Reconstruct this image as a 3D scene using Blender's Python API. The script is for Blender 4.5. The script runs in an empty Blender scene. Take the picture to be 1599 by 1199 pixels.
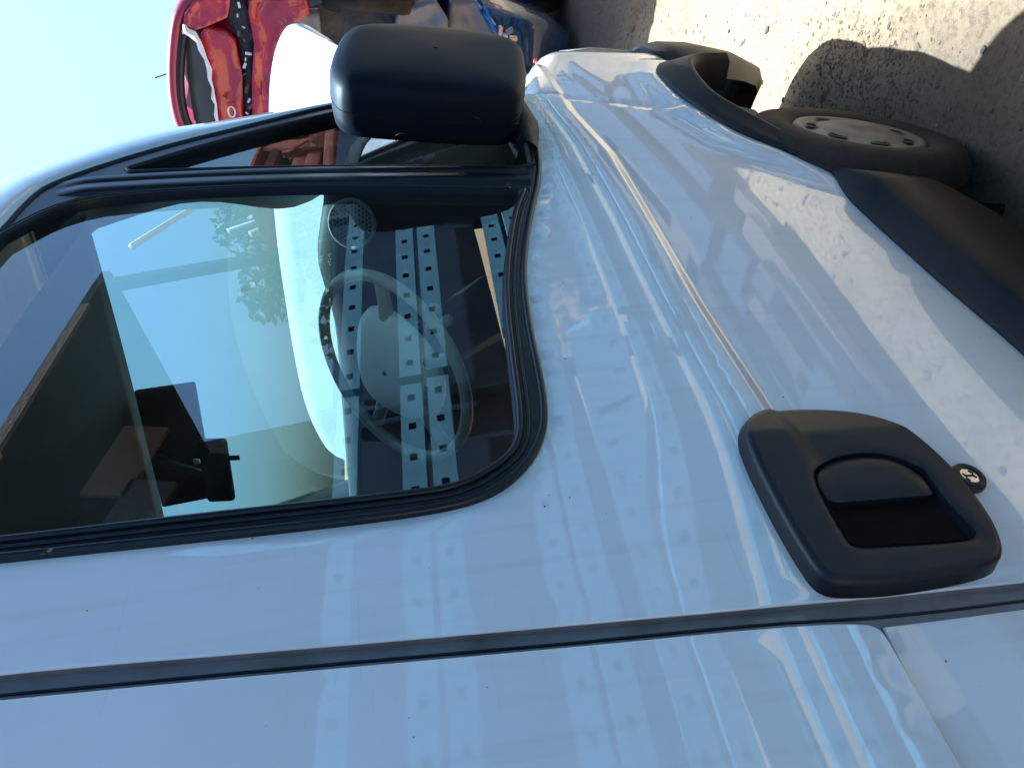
import bpy, bmesh, math, random
from math import sin, cos, pi, radians, sqrt, exp, hypot, atan2
from mathutils import Vector, Matrix
from mathutils.geometry import delaunay_2d_cdt
import mathutils.noise as mn

random.seed(7)
scene = bpy.context.scene
COL = scene.collection

# ------------------------------------------------------------------ camera
PSI, PIT, ROLL = radians(41.5), radians(12.0), radians(1.0)
CAM = Vector((0.0, -0.92, 1.90))
f = Vector((cos(PSI)*cos(PIT), sin(PSI)*cos(PIT), -sin(PIT)))
r0 = Vector((sin(PSI), -cos(PSI), 0))
u0 = r0.cross(f)
r2 = r0*cos(ROLL) - u0*sin(ROLL)
u2 = u0*cos(ROLL) + r0*sin(ROLL)
cd = bpy.data.cameras.new('camera')
cam = bpy.data.objects.new('camera', cd)
COL.objects.link(cam)
X, Y, Z = -u2, r2, -f                       # the camera was held turned on its side
cam.matrix_world = Matrix(((X.x, Y.x, Z.x, CAM.x), (X.y, Y.y, Z.y, CAM.y), (X.z, Y.z, Z.z, CAM.z), (0, 0, 0, 1)))
cd.sensor_width = 36
cd.lens = 36*1250/1599
cd.clip_start = 0.02
cd.clip_end = 2000
cd.dof.use_dof = False
scene.camera = cam

# ------------------------------------------------------------------ light
SUN = Vector((0.37, 0.21, 1.0)).normalized()
world = bpy.data.worlds.new('World')
scene.world = world
world.use_nodes = True
wn = world.node_tree
wn.nodes.clear()
sky = wn.nodes.new('ShaderNodeTexSky')
sky.sky_type = 'NISHITA'
sky.sun_disc = False
sky.sun_elevation = math.asin(SUN.z)
sky.sun_rotation = atan2(SUN.x, SUN.y)
sky.air_density = 1.0
sky.dust_density = 5.0
sky.ozone_density = 2.0
bg = wn.nodes.new('ShaderNodeBackground')
bg.inputs['Strength'].default_value = 0.055
wo = wn.nodes.new('ShaderNodeOutputWorld')
wn.links.new(sky.outputs[0], bg.inputs[0])
wn.links.new(bg.outputs[0], wo.inputs[0])
sl = bpy.data.lights.new('sun', 'SUN')
sl.energy = 5.0
sl.angle = radians(0.5)
sl.color = (1.0, 0.93, 0.83)
so = bpy.data.objects.new('sun', sl)
so.rotation_euler = SUN.to_track_quat('Z', 'Y').to_euler()
COL.objects.link(so)
scene.view_settings.view_transform = 'Standard'
scene.view_settings.look = 'None'
scene.view_settings.gamma = 1
scene.view_settings.exposure = 2.17
scene.view_settings.use_white_balance = True
scene.view_settings.white_balance_temperature = 4550
scene.view_settings.white_balance_tint = -3
scene.view_settings.use_curve_mapping = False
scene.cycles.max_bounces = 10
scene.cycles.transparent_max_bounces = 16
scene.cycles.caustics_reflective = False
scene.cycles.caustics_refractive = False

# ------------------------------------------------------------------ materials
def mat(name, col, rough=0.5, metal=0.0, coat=0.0, coat_rough=0.03, spec=0.5, noise=None, bump=None, dust=None, specks=None, emis=None):
    m = bpy.data.materials.new(name)
    m.use_nodes = True
    nt = m.node_tree
    p = nt.nodes['Principled BSDF']
    p.inputs['Base Color'].default_value = (*col, 1)
    p.inputs['Roughness'].default_value = rough
    p.inputs['Metallic'].default_value = metal
    p.inputs['Coat Weight'].default_value = coat
    p.inputs['Coat Roughness'].default_value = coat_rough
    p.inputs['Specular IOR Level'].default_value = spec
    tc = nt.nodes.new('ShaderNodeTexCoord')
    cur = None
    if noise:                                # (scale, second colour, low, high)
        n = nt.nodes.new('ShaderNodeTexNoise'); n.inputs['Scale'].default_value = noise[0]; n.inputs['Detail'].default_value = 8
        nt.links.new(tc.outputs['Object'], n.inputs['Vector'])
        rp = nt.nodes.new('ShaderNodeValToRGB')
        rp.color_ramp.elements[0].position = noise[2]; rp.color_ramp.elements[1].position = noise[3]
        rp.color_ramp.elements[0].color = (*col, 1); rp.color_ramp.elements[1].color = (*noise[1], 1)
        nt.links.new(n.outputs['Fac'], rp.inputs['Fac'])
        cur = rp.outputs['Color']
    if dust:                                 # (colour, amount, scale)
        n = nt.nodes.new('ShaderNodeTexNoise'); n.inputs['Scale'].default_value = dust[2]; n.inputs['Detail'].default_value = 10
        n.inputs['Roughness'].default_value = 0.7
        nt.links.new(tc.outputs['Object'], n.inputs['Vector'])
        mr = nt.nodes.new('ShaderNodeMapRange'); mr.inputs[1].default_value = 0.35; mr.inputs[2].default_value = 0.8
        mr.inputs[3].default_value = 0.0; mr.inputs[4].default_value = dust[1]
        nt.links.new(n.outputs['Fac'], mr.inputs[0])
        mx = nt.nodes.new('ShaderNodeMix'); mx.data_type = 'RGBA'
        nt.links.new(mr.outputs[0], mx.inputs[0])
        if cur: nt.links.new(cur, mx.inputs[6])
        else: mx.inputs[6].default_value = (*col, 1)
        mx.inputs[7].default_value = (*dust[0], 1)
        cur = mx.outputs[2]
        rr = nt.nodes.new('ShaderNodeMapRange'); rr.inputs[1].default_value = 0; rr.inputs[2].default_value = 1
        rr.inputs[3].default_value = rough; rr.inputs[4].default_value = min(1, rough+0.5)
        nt.links.new(mr.outputs[0], rr.inputs[0]); nt.links.new(rr.outputs[0], p.inputs['Roughness'])
    if specks:                               # (colour, scale, radius)
        v = nt.nodes.new('ShaderNodeTexVoronoi'); v.inputs['Scale'].default_value = specks[1]
        nt.links.new(tc.outputs['Object'], v.inputs['Vector'])
        n2 = nt.nodes.new('ShaderNodeTexNoise'); n2.inputs['Scale'].default_value = specks[1]*0.35
        nt.links.new(tc.outputs['Object'], n2.inputs['Vector'])
        mr2 = nt.nodes.new('ShaderNodeMapRange'); mr2.inputs[1].default_value = 0.55; mr2.inputs[2].default_value = 0.7
        mr2.inputs[3].default_value = 0; mr2.inputs[4].default_value = specks[2]
        nt.links.new(n2.outputs['Fac'], mr2.inputs[0])
        lt = nt.nodes.new('ShaderNodeMath'); lt.operation = 'LESS_THAN'
        nt.links.new(v.outputs['Distance'], lt.inputs[0]); nt.links.new(mr2.outputs[0], lt.inputs[1])
        mx = nt.nodes.new('ShaderNodeMix'); mx.data_type = 'RGBA'
        nt.links.new(lt.outputs[0], mx.inputs[0])
        if cur: nt.links.new(cur, mx.inputs[6])
        else: mx.inputs[6].default_value = (*col, 1)
        mx.inputs[7].default_value = (*specks[0], 1)
        cur = mx.outputs[2]
    if cur: nt.links.new(cur, p.inputs['Base Color'])
    if bump:                                 # (scale, distance)
        n = nt.nodes.new('ShaderNodeTexNoise'); n.inputs['Scale'].default_value = bump[0]; n.inputs['Detail'].default_value = 6
        nt.links.new(tc.outputs['Object'], n.inputs['Vector'])
        b = nt.nodes.new('ShaderNodeBump'); b.inputs['Distance'].default_value = bump[1]; b.inputs['Strength'].default_value = 1
        nt.links.new(n.outputs['Fac'], b.inputs['Height'])
        nt.links.new(b.outputs[0], p.inputs['Normal'])
    return m

def glass_mat(name, tint, rough=0.0, ior=1.5, dirt=0.02, gain=1.0):
    m = bpy.data.materials.new(name)
    m.use_nodes = True
    nt = m.node_tree
    nt.nodes.clear()
    out = nt.nodes.new('ShaderNodeOutputMaterial')
    tr = nt.nodes.new('ShaderNodeBsdfTransparent'); tr.inputs[0].default_value = (*tint, 1)
    gl = nt.nodes.new('ShaderNodeBsdfGlossy'); gl.inputs['Roughness'].default_value = rough
    fr = nt.nodes.new('ShaderNodeFresnel'); fr.inputs[0].default_value = ior
    mu = nt.nodes.new('ShaderNodeMath'); mu.operation = 'MULTIPLY'; mu.inputs[1].default_value = gain; mu.use_clamp = True
    ge = nt.nodes.new('ShaderNodeNewGeometry')
    io = nt.nodes.new('ShaderNodeMapRange'); io.inputs[3].default_value = ior; io.inputs[4].default_value = 1/ior   # the pane is one sheet: same mirror from both sides
    nt.links.new(ge.outputs['Backfacing'], io.inputs[0]); nt.links.new(io.outputs[0], fr.inputs[0])
    nt.links.new(fr.outputs[0], mu.inputs[0])
    mx = nt.nodes.new('ShaderNodeMixShader')
    nt.links.new(mu.outputs[0], mx.inputs[0]); nt.links.new(tr.outputs[0], mx.inputs[1]); nt.links.new(gl.outputs[0], mx.inputs[2])
    df = nt.nodes.new('ShaderNodeBsdfDiffuse'); df.inputs[0].default_value = (.45, .42, .38, 1)
    tc = nt.nodes.new('ShaderNodeTexCoord')
    n = nt.nodes.new('ShaderNodeTexNoise'); n.inputs['Scale'].default_value = 9; n.inputs['Detail'].default_value = 12; n.inputs['Roughness'].default_value = .75
    nt.links.new(tc.outputs['Object'], n.inputs['Vector'])
    mr = nt.nodes.new('ShaderNodeMapRange'); mr.inputs[1].default_value = .4; mr.inputs[2].default_value = .8; mr.inputs[3].default_value = 0; mr.inputs[4].default_value = dirt
    nt.links.new(n.outputs['Fac'], mr.inputs[0])
    m2 = nt.nodes.new('ShaderNodeMixShader')
    nt.links.new(mr.outputs[0], m2.inputs[0]); nt.links.new(mx.outputs[0], m2.inputs[1]); nt.links.new(df.outputs[0], m2.inputs[2])
    nt.links.new(m2.outputs[0], out.inputs[0])
    return m

M = {}
M['paint'] = mat('white_paint', (.77, .78, .79), .30, coat=1.0, coat_rough=.04, noise=(1.5, (.73, .74, .745), .4, .75), dust=((.44, .40, .35), .16, 2.2), specks=((.10, .08, .07), 42, .085), bump=(2.6, .0007))
M['paint'].node_tree.nodes['Principled BSDF'].inputs['Coat IOR'].default_value = 1.72
def add_streaks(m):
    """faint dried water runs down the flank and fine sideways scuffs"""
    nt = m.node_tree; p = nt.nodes['Principled BSDF']
    tc = nt.nodes.new('ShaderNodeTexCoord')
    src = p.inputs['Base Color'].links[0].from_socket
    rs = p.inputs['Roughness'].links[0].from_socket
    for sc, lo, hi, amt, colr in (((34, 1, 1.3), .52, .72, .16, (.40, .37, .33)), ((2.5, 1, 160), .64, .72, .22, (.42, .42, .42))):
        mp = nt.nodes.new('ShaderNodeMapping'); mp.inputs['Scale'].default_value = sc
        nt.links.new(tc.outputs['Object'], mp.inputs[0])
        n = nt.nodes.new('ShaderNodeTexNoise'); n.inputs['Scale'].default_value = 1; n.inputs['Detail'].default_value = 5
        nt.links.new(mp.outputs[0], n.inputs['Vector'])
        mr = nt.nodes.new('ShaderNodeMapRange'); mr.inputs[1].default_value = lo; mr.inputs[2].default_value = hi; mr.inputs[4].default_value = amt
        nt.links.new(n.outputs['Fac'], mr.inputs[0])
        mx = nt.nodes.new('ShaderNodeMix'); mx.data_type = 'RGBA'
        nt.links.new(mr.outputs[0], mx.inputs[0]); nt.links.new(src, mx.inputs[6]); mx.inputs[7].default_value = (*colr, 1)
        src = mx.outputs[2]
    nt.links.new(src, p.inputs['Base Color'])
    n = nt.nodes.new('ShaderNodeTexNoise'); n.inputs['Scale'].default_value = 3.5; n.inputs['Detail'].default_value = 10; n.inputs['Roughness'].default_value = .7
    nt.links.new(tc.outputs['Object'], n.inputs['Vector'])
    mr = nt.nodes.new('ShaderNodeMapRange'); mr.inputs[1].default_value = .4; mr.inputs[2].default_value = .75; mr.inputs[3].default_value = .008; mr.inputs[4].default_value = .06
    nt.links.new(n.outputs['Fac'], mr.inputs[0]); nt.links.new(mr.outputs[0], p.inputs['Coat Roughness'])
add_streaks(M['paint'])
M['jamb'] = mat('jamb_grey_shade', (.20, .19, .195), .5, coat=.3, noise=(12, (.12, .10, .09), .45, .8))  # grey jamb; also puts shut-line shade into the colour of white panel edges
M['hoodpaint'] = mat('hood_paint', (.80, .80, .80), .35, coat=.6, noise=(1.5, (.76, .76, .74), .4, .7))
M['plastic'] = mat('black_plastic', (.014, .015, .018), .42, spec=.35, noise=(8, (.02, .02, .022), .4, .7), bump=(420, .00025), dust=((.16, .12, .09), .08, 12))
M['mirrorplastic'] = mat('mirror_plastic', (.004, .007, .013), .5, spec=.10, bump=(500, .0002), dust=((.20, .16, .12), .02, 20))
M['handleplastic'] = mat('handle_plastic', (.006, .008, .013), .38, spec=.32, bump=(600, .0002), dust=((.18, .13, .09), .04, 30))
M['cladplastic'] = mat('cladding_plastic', (.009, .010, .013), .48, spec=.2, noise=(5, (.016, .014, .013), .4, .7), bump=(350, .0003), dust=((.20, .13, .08), .11, 6))
M['rubber'] = mat('seal_rubber', (.006, .007, .012), .30, spec=.35, bump=(60, .0004), dust=((.2, .17, .14), .03, 25))
M['tyre'] = mat('tyre_rubber', (.012, .011, .010), .8, spec=.25, noise=(6, (.04, .028, .02), .42, .75), bump=(90, .001), dust=((.16, .10, .06), .3, 5))
M['rim'] = mat('rim_silver', (.14, .128, .115), .5, metal=.2, noise=(10, (.09, .072, .055), .45, .8), dust=((.16, .11, .07), .6, 9))
M['dark'] = mat('underbody_dark', (.008, .007, .006), .9, spec=.1, noise=(7, (.02, .015, .01), .4, .8))
M['interior'] = mat('interior_dark', (.025, .027, .03), .7, bump=(200, .0006))
M['dash'] = mat('dash_grey', (.20, .22, .21), .65, bump=(260, .0006), noise=(4, (.15, .165, .16), .4, .7))
M['dashpale'] = mat('dash_pale', (.50, .53, .51), .6, bump=(200, .0005), noise=(3, (.42, .45, .43), .4, .7))
M['wheelgrey'] = mat('steering_wheel_grey', (.34, .33, .27), .42, bump=(300, .0006), noise=(9, (.45, .44, .38), .45, .75))
M['hub'] = mat('airbag_grey', (.80, .80, .70), .5, bump=(400, .0005), noise=(9, (.85, .83, .74), .45, .8))
M['headliner'] = mat('headliner', (.022, .026, .032), .95, bump=(120, .001))
M['chrome'] = mat('lock_steel', (.7, .7, .72), .25, metal=1.0)
M['glass'] = glass_mat('side_glass', (.76, .88, .79), ior=2.6, dirt=.035)
M['screen'] = glass_mat('windscreen_glass', (.46, .54, .54), ior=1.5, dirt=.06)
M['mirrorglass'] = mat('mirror_glass', (.8, .8, .8), .03, metal=1.0)
M['web'] = mat('cobweb', (.22, .2, .17), .9)
M['red'] = mat('red_paint', (.42, .003, .02), .22, coat=.6, noise=(3, (.26, .003, .014), .4, .7), dust=((.3, .12, .1), .06, 7), bump=(3.5, .02))
M['redroof'] = mat('red_roof_paint', (.28, .004, .03), .35, coat=.4)
M['navy'] = mat('navy_paint', (.010, .022, .075), .25, coat=1.0, dust=((.12, .11, .12), .12, 6), bump=(4, .01))
M['blue'] = mat('bright_blue_plastic', (.03, .16, .55), .3, coat=.5)
M['mauve'] = mat('dusty_bumper', (.16, .145, .17), .45, coat=.3, dust=((.3, .24, .2), .5, 6))
M['wreckdark'] = mat('wreck_dark', (.018, .018, .022), .6, noise=(6, (.06, .045, .035), .45, .75), bump=(30, .01))
M['greyglass'] = mat('dusty_dark_glass', (.055, .062, .062), .35, noise=(4, (.075, .08, .075), .4, .7))
M['chip'] = mat('bare_white_edge', (.75, .75, .75), .5)
M['peach'] = mat('indicator_lens', (.75, .36, .20), .25, coat=.5)
M['redlens'] = mat('red_lens', (.5, .01, .02), .2, coat=1)
M['rail'] = mat('rail_pale_blue', (.13, .27, .36), .42, metal=.1, noise=(7, (.10, .21, .29), .4, .7), dust=((.25, .25, .25), .2, 9))
M['railhole'] = mat('rail_inside', (.02, .025, .04), .8)
M['racknavy'] = mat('rack_navy', (.010, .022, .055), .6, noise=(3, (.02, .035, .07), .4, .7))
M['rust'] = mat('rust_steel', (.30, .085, .035), .8, noise=(4, (.16, .05, .03), .4, .65), bump=(20, .02))
M['timber'] = mat('weathered_timber', (.42, .33, .25), .8, noise=(3, (.34, .25, .18), .4, .7), bump=(25, .004))
M['yellow'] = mat('yellow_paint', (.75, .48, .05), .5, noise=(5, (.5, .33, .06), .45, .75))
M['steel'] = mat('galvanised_steel', (.42, .45, .48), .5, metal=.2, noise=(5, (.33, .35, .37), .4, .7))
M['canopy'] = mat('canopy_sheet', (.005, .0052, .006), .8, spec=.15, noise=(2, (.012, .011, .010), .4, .7))
M['bark'] = mat('bark', (.10, .07, .05), .9, bump=(20, .02))
M['leaf'] = mat('leaf', (.035, .065, .022), .6, noise=(3, (.07, .09, .03), .4, .7))
M['stone'] = mat('stone', (.20, .145, .095), .95, spec=.1, noise=(13, (.07, .052, .04), .35, .65))

# ground: pale sandy dirt with shade darkened in at two places, and grit
def ground_mat():
    m = bpy.data.materials.new('sandy_ground'); m.use_nodes = True
    nt = m.node_tree; p = nt.nodes['Principled BSDF']; p.inputs['Roughness'].default_value = .95; p.inputs['Specular IOR Level'].default_value = .15
    tc = nt.nodes.new('ShaderNodeTexCoord')
    def noise(sc, det=8, ro=.6):
        n = nt.nodes.new('ShaderNodeTexNoise'); n.inputs['Scale'].default_value = sc; n.inputs['Detail'].default_value = det; n.inputs['Roughness'].default_value = ro
        nt.links.new(tc.outputs['Object'], n.inputs['Vector']); return n.outputs['Fac']
    r1 = nt.nodes.new('ShaderNodeValToRGB'); e = r1.color_ramp.elements
    e[0].position = .3; e[0].color = (.27, .165, .085, 1); e[1].position = .72; e[1].color = (.47, .325, .17, 1)
    nt.links.new(noise(2.2, 12, .7), r1.inputs[0])
    r2_ = nt.nodes.new('ShaderNodeValToRGB'); e = r2_.color_ramp.elements
    e[0].position = .38; e[0].color = (.46, .41, .37, 1); e[1].position = .52; e[1].color = (1, 1, 1, 1)
    nt.links.new(noise(38, 6, .7), r2_.inputs[0])
    mx = nt.nodes.new('ShaderNodeMix'); mx.data_type = 'RGBA'; mx.blend_type = 'MULTIPLY'; mx.inputs[0].default_value = .8
    nt.links.new(r1.outputs[0], mx.inputs[6]); nt.links.new(r2_.outputs[0], mx.inputs[7])
    # shadow of the wreck stack carried on in the ground colour
    g = nt.nodes.new('ShaderNodeVectorMath'); g.operation = 'DISTANCE'; g.inputs[1].default_value = (8.2, 2.0, 0)
    nt.links.new(tc.outputs['Object'], g.inputs[0])
    n3 = noise(1.3, 8, .7)
    ad = nt.nodes.new('ShaderNodeMath'); ad.operation = 'MULTIPLY_ADD'; ad.inputs[1].default_value = 1.6; 
    nt.links.new(n3, ad.inputs[0]); nt.links.new(g.outputs['Value'], ad.inputs[2])
    mr = nt.nodes.new('ShaderNodeMapRange'); mr.inputs[1].default_value = 3.6; mr.inputs[2].default_value = 5.2; mr.inputs[3].default_value = .75; mr.inputs[4].default_value = 0
    nt.links.new(ad.outputs[0], mr.inputs[0])
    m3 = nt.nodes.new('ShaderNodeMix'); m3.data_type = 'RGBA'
    g2 = nt.nodes.new('ShaderNodeVectorMath'); g2.operation = 'DISTANCE'; g2.inputs[1].default_value = (1.9, .35, 0)  # van shade painted into the ground by the front wheel, over darker grit
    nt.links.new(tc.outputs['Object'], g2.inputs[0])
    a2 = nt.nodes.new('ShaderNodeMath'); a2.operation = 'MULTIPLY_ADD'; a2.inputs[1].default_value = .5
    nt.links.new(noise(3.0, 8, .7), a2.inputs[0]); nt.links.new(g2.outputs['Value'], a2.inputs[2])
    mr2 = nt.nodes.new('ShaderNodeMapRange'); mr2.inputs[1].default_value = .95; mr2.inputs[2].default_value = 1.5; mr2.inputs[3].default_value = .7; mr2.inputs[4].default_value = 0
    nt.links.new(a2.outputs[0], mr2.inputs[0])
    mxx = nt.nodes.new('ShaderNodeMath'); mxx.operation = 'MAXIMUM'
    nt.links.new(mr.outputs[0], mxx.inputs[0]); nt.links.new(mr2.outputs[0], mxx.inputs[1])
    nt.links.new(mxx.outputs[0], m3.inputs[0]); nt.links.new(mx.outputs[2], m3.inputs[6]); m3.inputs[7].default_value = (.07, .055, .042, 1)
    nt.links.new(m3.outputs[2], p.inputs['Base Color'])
    b = nt.nodes.new('ShaderNodeBump'); b.inputs['Distance'].default_value = .012; b.inputs['Strength'].default_value = 1
    nt.links.new(noise(30, 12, .75), b.inputs['Height']); nt.links.new(b.outputs[0], p.inputs['Normal'])
    return m
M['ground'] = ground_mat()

# ------------------------------------------------------------------ object helpers
def link(name, me, material, parent=None, smooth=True):
    o = bpy.data.objects.new(name, me)
    if material is not None and len(me.materials) == 0:
        me.materials.append(M[material])
    COL.objects.link(o)
    if parent is not None: o.parent = parent
    if smooth:
        me.polygons.foreach_set('use_smooth', [True]*len(me.polygons))
    me.update()
    return o
def mesh(name, verts, faces, material, parent=None, smooth=True):
    me = bpy.data.meshes.new(name)
    me.from_pydata([tuple(v) for v in verts], [], faces)
    bm = bmesh.new(); bm.from_mesh(me); bmesh.ops.recalc_face_normals(bm, faces=bm.faces); bm.to_mesh(me); bm.free()
    return link(name, me, material, parent, smooth)
def from_bm(name, bm, material, parent=None, smooth=True):
    me = bpy.data.meshes.new(name)
    bm.to_mesh(me); bm.free()
    return link(name, me, material, parent, smooth)
def thing(name, label, cat, loc=(0, 0, 0), group=None):
    o = bpy.data.objects.new(name, None); COL.objects.link(o); o.location = loc
    o.empty_display_size = .1
    o['label'] = label; o['category'] = cat
    if group: o['group'] = group
    return o
def tag(o, label, cat, group=None):
    o['label'] = label; o['category'] = cat
    if group: o['group'] = group
    return o
def chaikin(p, closed=True, n=2):
    for _ in range(n):
        q = []
        N = len(p)
        rng = range(N) if closed else range(N-1)
        if not closed: q.append(p[0])
        for i in rng:
            a, b = p[i], p[(i+1) % N]
            if hypot(a[0]-b[0], a[1]-b[1]) < 1e-6:
                if not q or hypot(q[-1][0]-a[0], q[-1][1]-a[1]) > 1e-6: q.append(a)
                continue
            q.append(tuple(.75*a[k]+.25*b[k] for k in range(len(a))))
            q.append(tuple(.25*a[k]+.75*b[k] for k in range(len(a))))
        if not closed: q.append(p[-1])
        p = q
    return p
def sharp(*pts):
    out = []
    for q in pts: out += [q, q, q]
    return out
def resample(p, step, closed=True):
    out = []
    N = len(p)
    for i in range(N if closed else N-1):
        a, b = p[i], p[(i+1) % N]
        d = sqrt(sum((a[k]-b[k])**2 for k in range(len(a))))
        if d < 1e-5: continue
        n = max(1, int(math.ceil(d/step)))
        for j in range(n):
            out.append(tuple(a[k]+(b[k]-a[k])*j/n for k in range(len(a))))
    if not closed: out.append(p[-1])
    # drop near-duplicates
    q = [out[0]]
    for s in out[1:]:
        if sqrt(sum((s[k]-q[-1][k])**2 for k in range(len(s)))) > step*.2: q.append(s)
    if closed and sqrt(sum((q[0][k]-q[-1][k])**2 for k in range(len(q[0])))) < step*.2: q.pop()
    return q
def pdist(x, z, P, closed=True):
    m = 9e9
    N = len(P)
    for i in range(N if closed else N-1):
        ax, az = P[i]; bx, bz = P[(i+1) % N]
        dx, dz = bx-ax, bz-az
        L = dx*dx+dz*dz
        t = 0 if L == 0 else max(0, min(1, ((x-ax)*dx+(z-az)*dz)/L))
        d = (x-ax-t*dx)**2+(z-az-t*dz)**2
        if d < m: m = d
    return sqrt(m)
def inside(x, z, P):
    c = False
    j = len(P)-1
    for i in range(len(P)):
        if (P[i][1] > z) != (P[j][1] > z) and x < (P[j][0]-P[i][0])*(z-P[i][1])/(P[j][1]-P[i][1])+P[i][0]: c = not c
        j = i
    return c
def sheet(name, outer, holes, step, fy, material, parent, rim=.02, rim_in=.004, hole_rim=None, edge_step=None, rim_mat=None, exact=False, extra=None):
    """A panel over the (x, z) outline; fy(x, z, d_outer, d_hole) gives y; its borders turn inwards (+y) by rim."""
    es = edge_step or step
    loops = [resample(outer, es)] + [resample(h, es) for h in holes]
    verts = []; edges = []; 
    for lp in loops:
        b = len(verts)
        verts += lp
        edges += [(b+i, b+(i+1) % len(lp)) for i in range(len(lp))]
    nb = len(verts)
    xs = [p[0] for p in loops[0]]; zs = [p[1] for p in loops[0]]
    ex = []
    for p in (extra or []):
        if inside(p[0], p[1], loops[0]) and pdist(p[0], p[1], loops[0]) > .006: ex.append(p)
    verts += ex
    x = min(xs)+step/2
    k = 0
    while x < max(xs):
        z = min(zs)+step/2*(1+k % 2)
        while z < max(zs):
            if inside(x, z, loops[0]) and not any(inside(x, z, h) for h in loops[1:]):
                if min(pdist(x, z, lp) for lp in loops) > step*.45 and not (ex and abs(z-zc(x)) < .036): verts.append((x, z))
            z += step
        x += step*.87; k += 1
    r = delaunay_2d_cdt([Vector(v) for v in verts], edges, [], 1, 1e-6)
    V2 = r[0]; F = r[2]
    V = []
    for v in V2:
        do = pdist(v[0], v[1], loops[0]); dh = min([pdist(v[0], v[1], h) for h in loops[1:]] or [9])
        V.append([v[0], fy(v[0], v[1], do, dh), v[1]])
    F = [tuple(q) for q in F]
    def keep(q):
        cx = sum(V[i][0] for i in q)/len(q); cz = sum(V[i][2] for i in q)/len(q)
        return inside(cx, cz, loops[0]) and not any(inside(cx, cz, h) for h in loops[1:])
    F = [q for q in F if keep(q)]
    # orient towards -y
    F2 = []
    for q in F:
        a, b, c = (Vector(V[i]) for i in q[:3])
        F2.append(q if (b-a).cross(c-a).y < 0 else tuple(reversed(q)))
    F = F2
    rimfaces = []
    # rim: boundary edges
    cnt = {}
    for q in F:
        for i in range(len(q)):
            e = (q[i], q[(i+1) % len(q)])
            cnt[e] = 1
    nxt = [(a, b) for (a, b) in cnt if (b, a) not in cnt]
    if rim:
        new = {}
        # outward direction at a boundary vertex
        nrm = {}
        for a, b in nxt:
            dx, dz = V[b][0]-V[a][0], V[b][2]-V[a][2]
            l = hypot(dx, dz) or 1
            for i in (a, b):
                n = nrm.setdefault(i, [0, 0]); n[0] += dz/l; n[1] += -dx/l
        # check sign: the outward normal must leave the face
        for i, n in nrm.items():
            l = hypot(*n) or 1; n[0] /= l; n[1] /= l
        i0 = nxt[0][0]
        tst = (V[i0][0]+nrm[i0][0]*1e-3, V[i0][2]+nrm[i0][1]*1e-3)
        ins = inside(tst[0], tst[1], loops[0]) and not any(inside(tst[0], tst[1], h) for h in loops[1:])
        sg = -1 if ins else 1
        for i in nrm:
            n = nrm[i]
            hole = any(pdist(V[i][0], V[i][2], h) < 1e-4 for h in loops[1:])
            dep = (hole_rim if (hole and hole_rim is not None) else rim)
            rows = []
            for (o, dy) in ((rim_in*.35, rim_in*.12), (rim_in*.8, rim_in*.55), (rim_in, rim_in*1.2), (rim_in, dep)):
                rows.append(len(V)); V.append([V[i][0]+sg*n[0]*o, V[i][1]+dy, V[i][2]+sg*n[1]*o])
            new[i] = [i]+rows
        for a, b in nxt:
            A, B = new[a], new[b]
            for k in range(4):
                if k == 3: rimfaces.append(len(F))
                F.append((A[k], A[k+1], B[k+1], B[k]))
    o = mesh(name, V, F, material, parent)
    if exact:                                # shade by the true slope of the skin, not by the triangles
        nmain = len(V2); e = .0015
        auto = [v.normal.copy() for v in o.data.vertices]
        ns = []
        for i, v in enumerate(o.data.vertices):
            if i < nmain:
                x, z = V2[i][0], V2[i][1]
                g = lambda x, z: fy(x, z, 9 if pdist(x, z, loops[0]) > .04 else pdist(x, z, loops[0]), 9)
                ns.append(Vector(((g(x+e, z)-g(x-e, z))/(2*e), -1, (g(x, z+e)-g(x, z-e))/(2*e))).normalized())
            else: ns.append(auto[i])
        if sum(a.dot(b) for a, b in zip(auto[:nmain], ns[:nmain])) < 0: o.data.flip_normals()
        o.data.normals_split_custom_set_from_vertices(ns)
    if rim_mat:
        o.data.materials.append(M[rim_mat])
        for k in rimfaces: o.data.polygons[k].material_index = 1
    return o
def loft(name, rows, material, parent, closed=False, cap=False, smooth=True):
    n = len(rows[0]); V = [p for r in rows for p in r]; F = []
    for i in range(len(rows)-1):
        for j in range(n if closed else n-1):
            F.append((i*n+j, i*n+(j+1) % n, (i+1)*n+(j+1) % n, (i+1)*n+j))
    if cap:
        F.append(tuple(range(n))); F.append(tuple((len(rows)-1)*n+j for j in range(n)))
    return mesh(name, V, F, material, parent, smooth)
def tube_data(pts, rad, seg=10, cap=True):
    V = []; F = []
    n = len(pts)
    P = [Vector(p) for p in pts]
    R = rad if isinstance(rad, (list, tuple)) else [rad]*n
    up = None
    for i in range(n):
        t = (P[min(i+1, n-1)]-P[max(i-1, 0)]).normalized()
        if up is None: up = Vector((0, 0, 1)) if abs(t.z) < .9 else Vector((1, 0, 0))
        a = t.cross(up).normalized(); b = a.cross(t).normalized(); up = b
        for k in range(seg):
            w = 2*pi*k/seg
            V.append(P[i]+a*cos(w)*R[i]+b*sin(w)*R[i])
    for i in range(n-1):
        for k in range(seg):
            F.append((i*seg+k, i*seg+(k+1) % seg, (i+1)*seg+(k+1) % seg, (i+1)*seg+k))
    if cap:
        F.append(tuple(range(seg))); F.append(tuple((n-1)*seg+k for k in range(seg)))
    return V, F
def tube(name, pts, rad, material, parent=None, seg=10):
    V, F = tube_data(pts, rad, seg)
    return mesh(name, V, F, material, parent)
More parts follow.
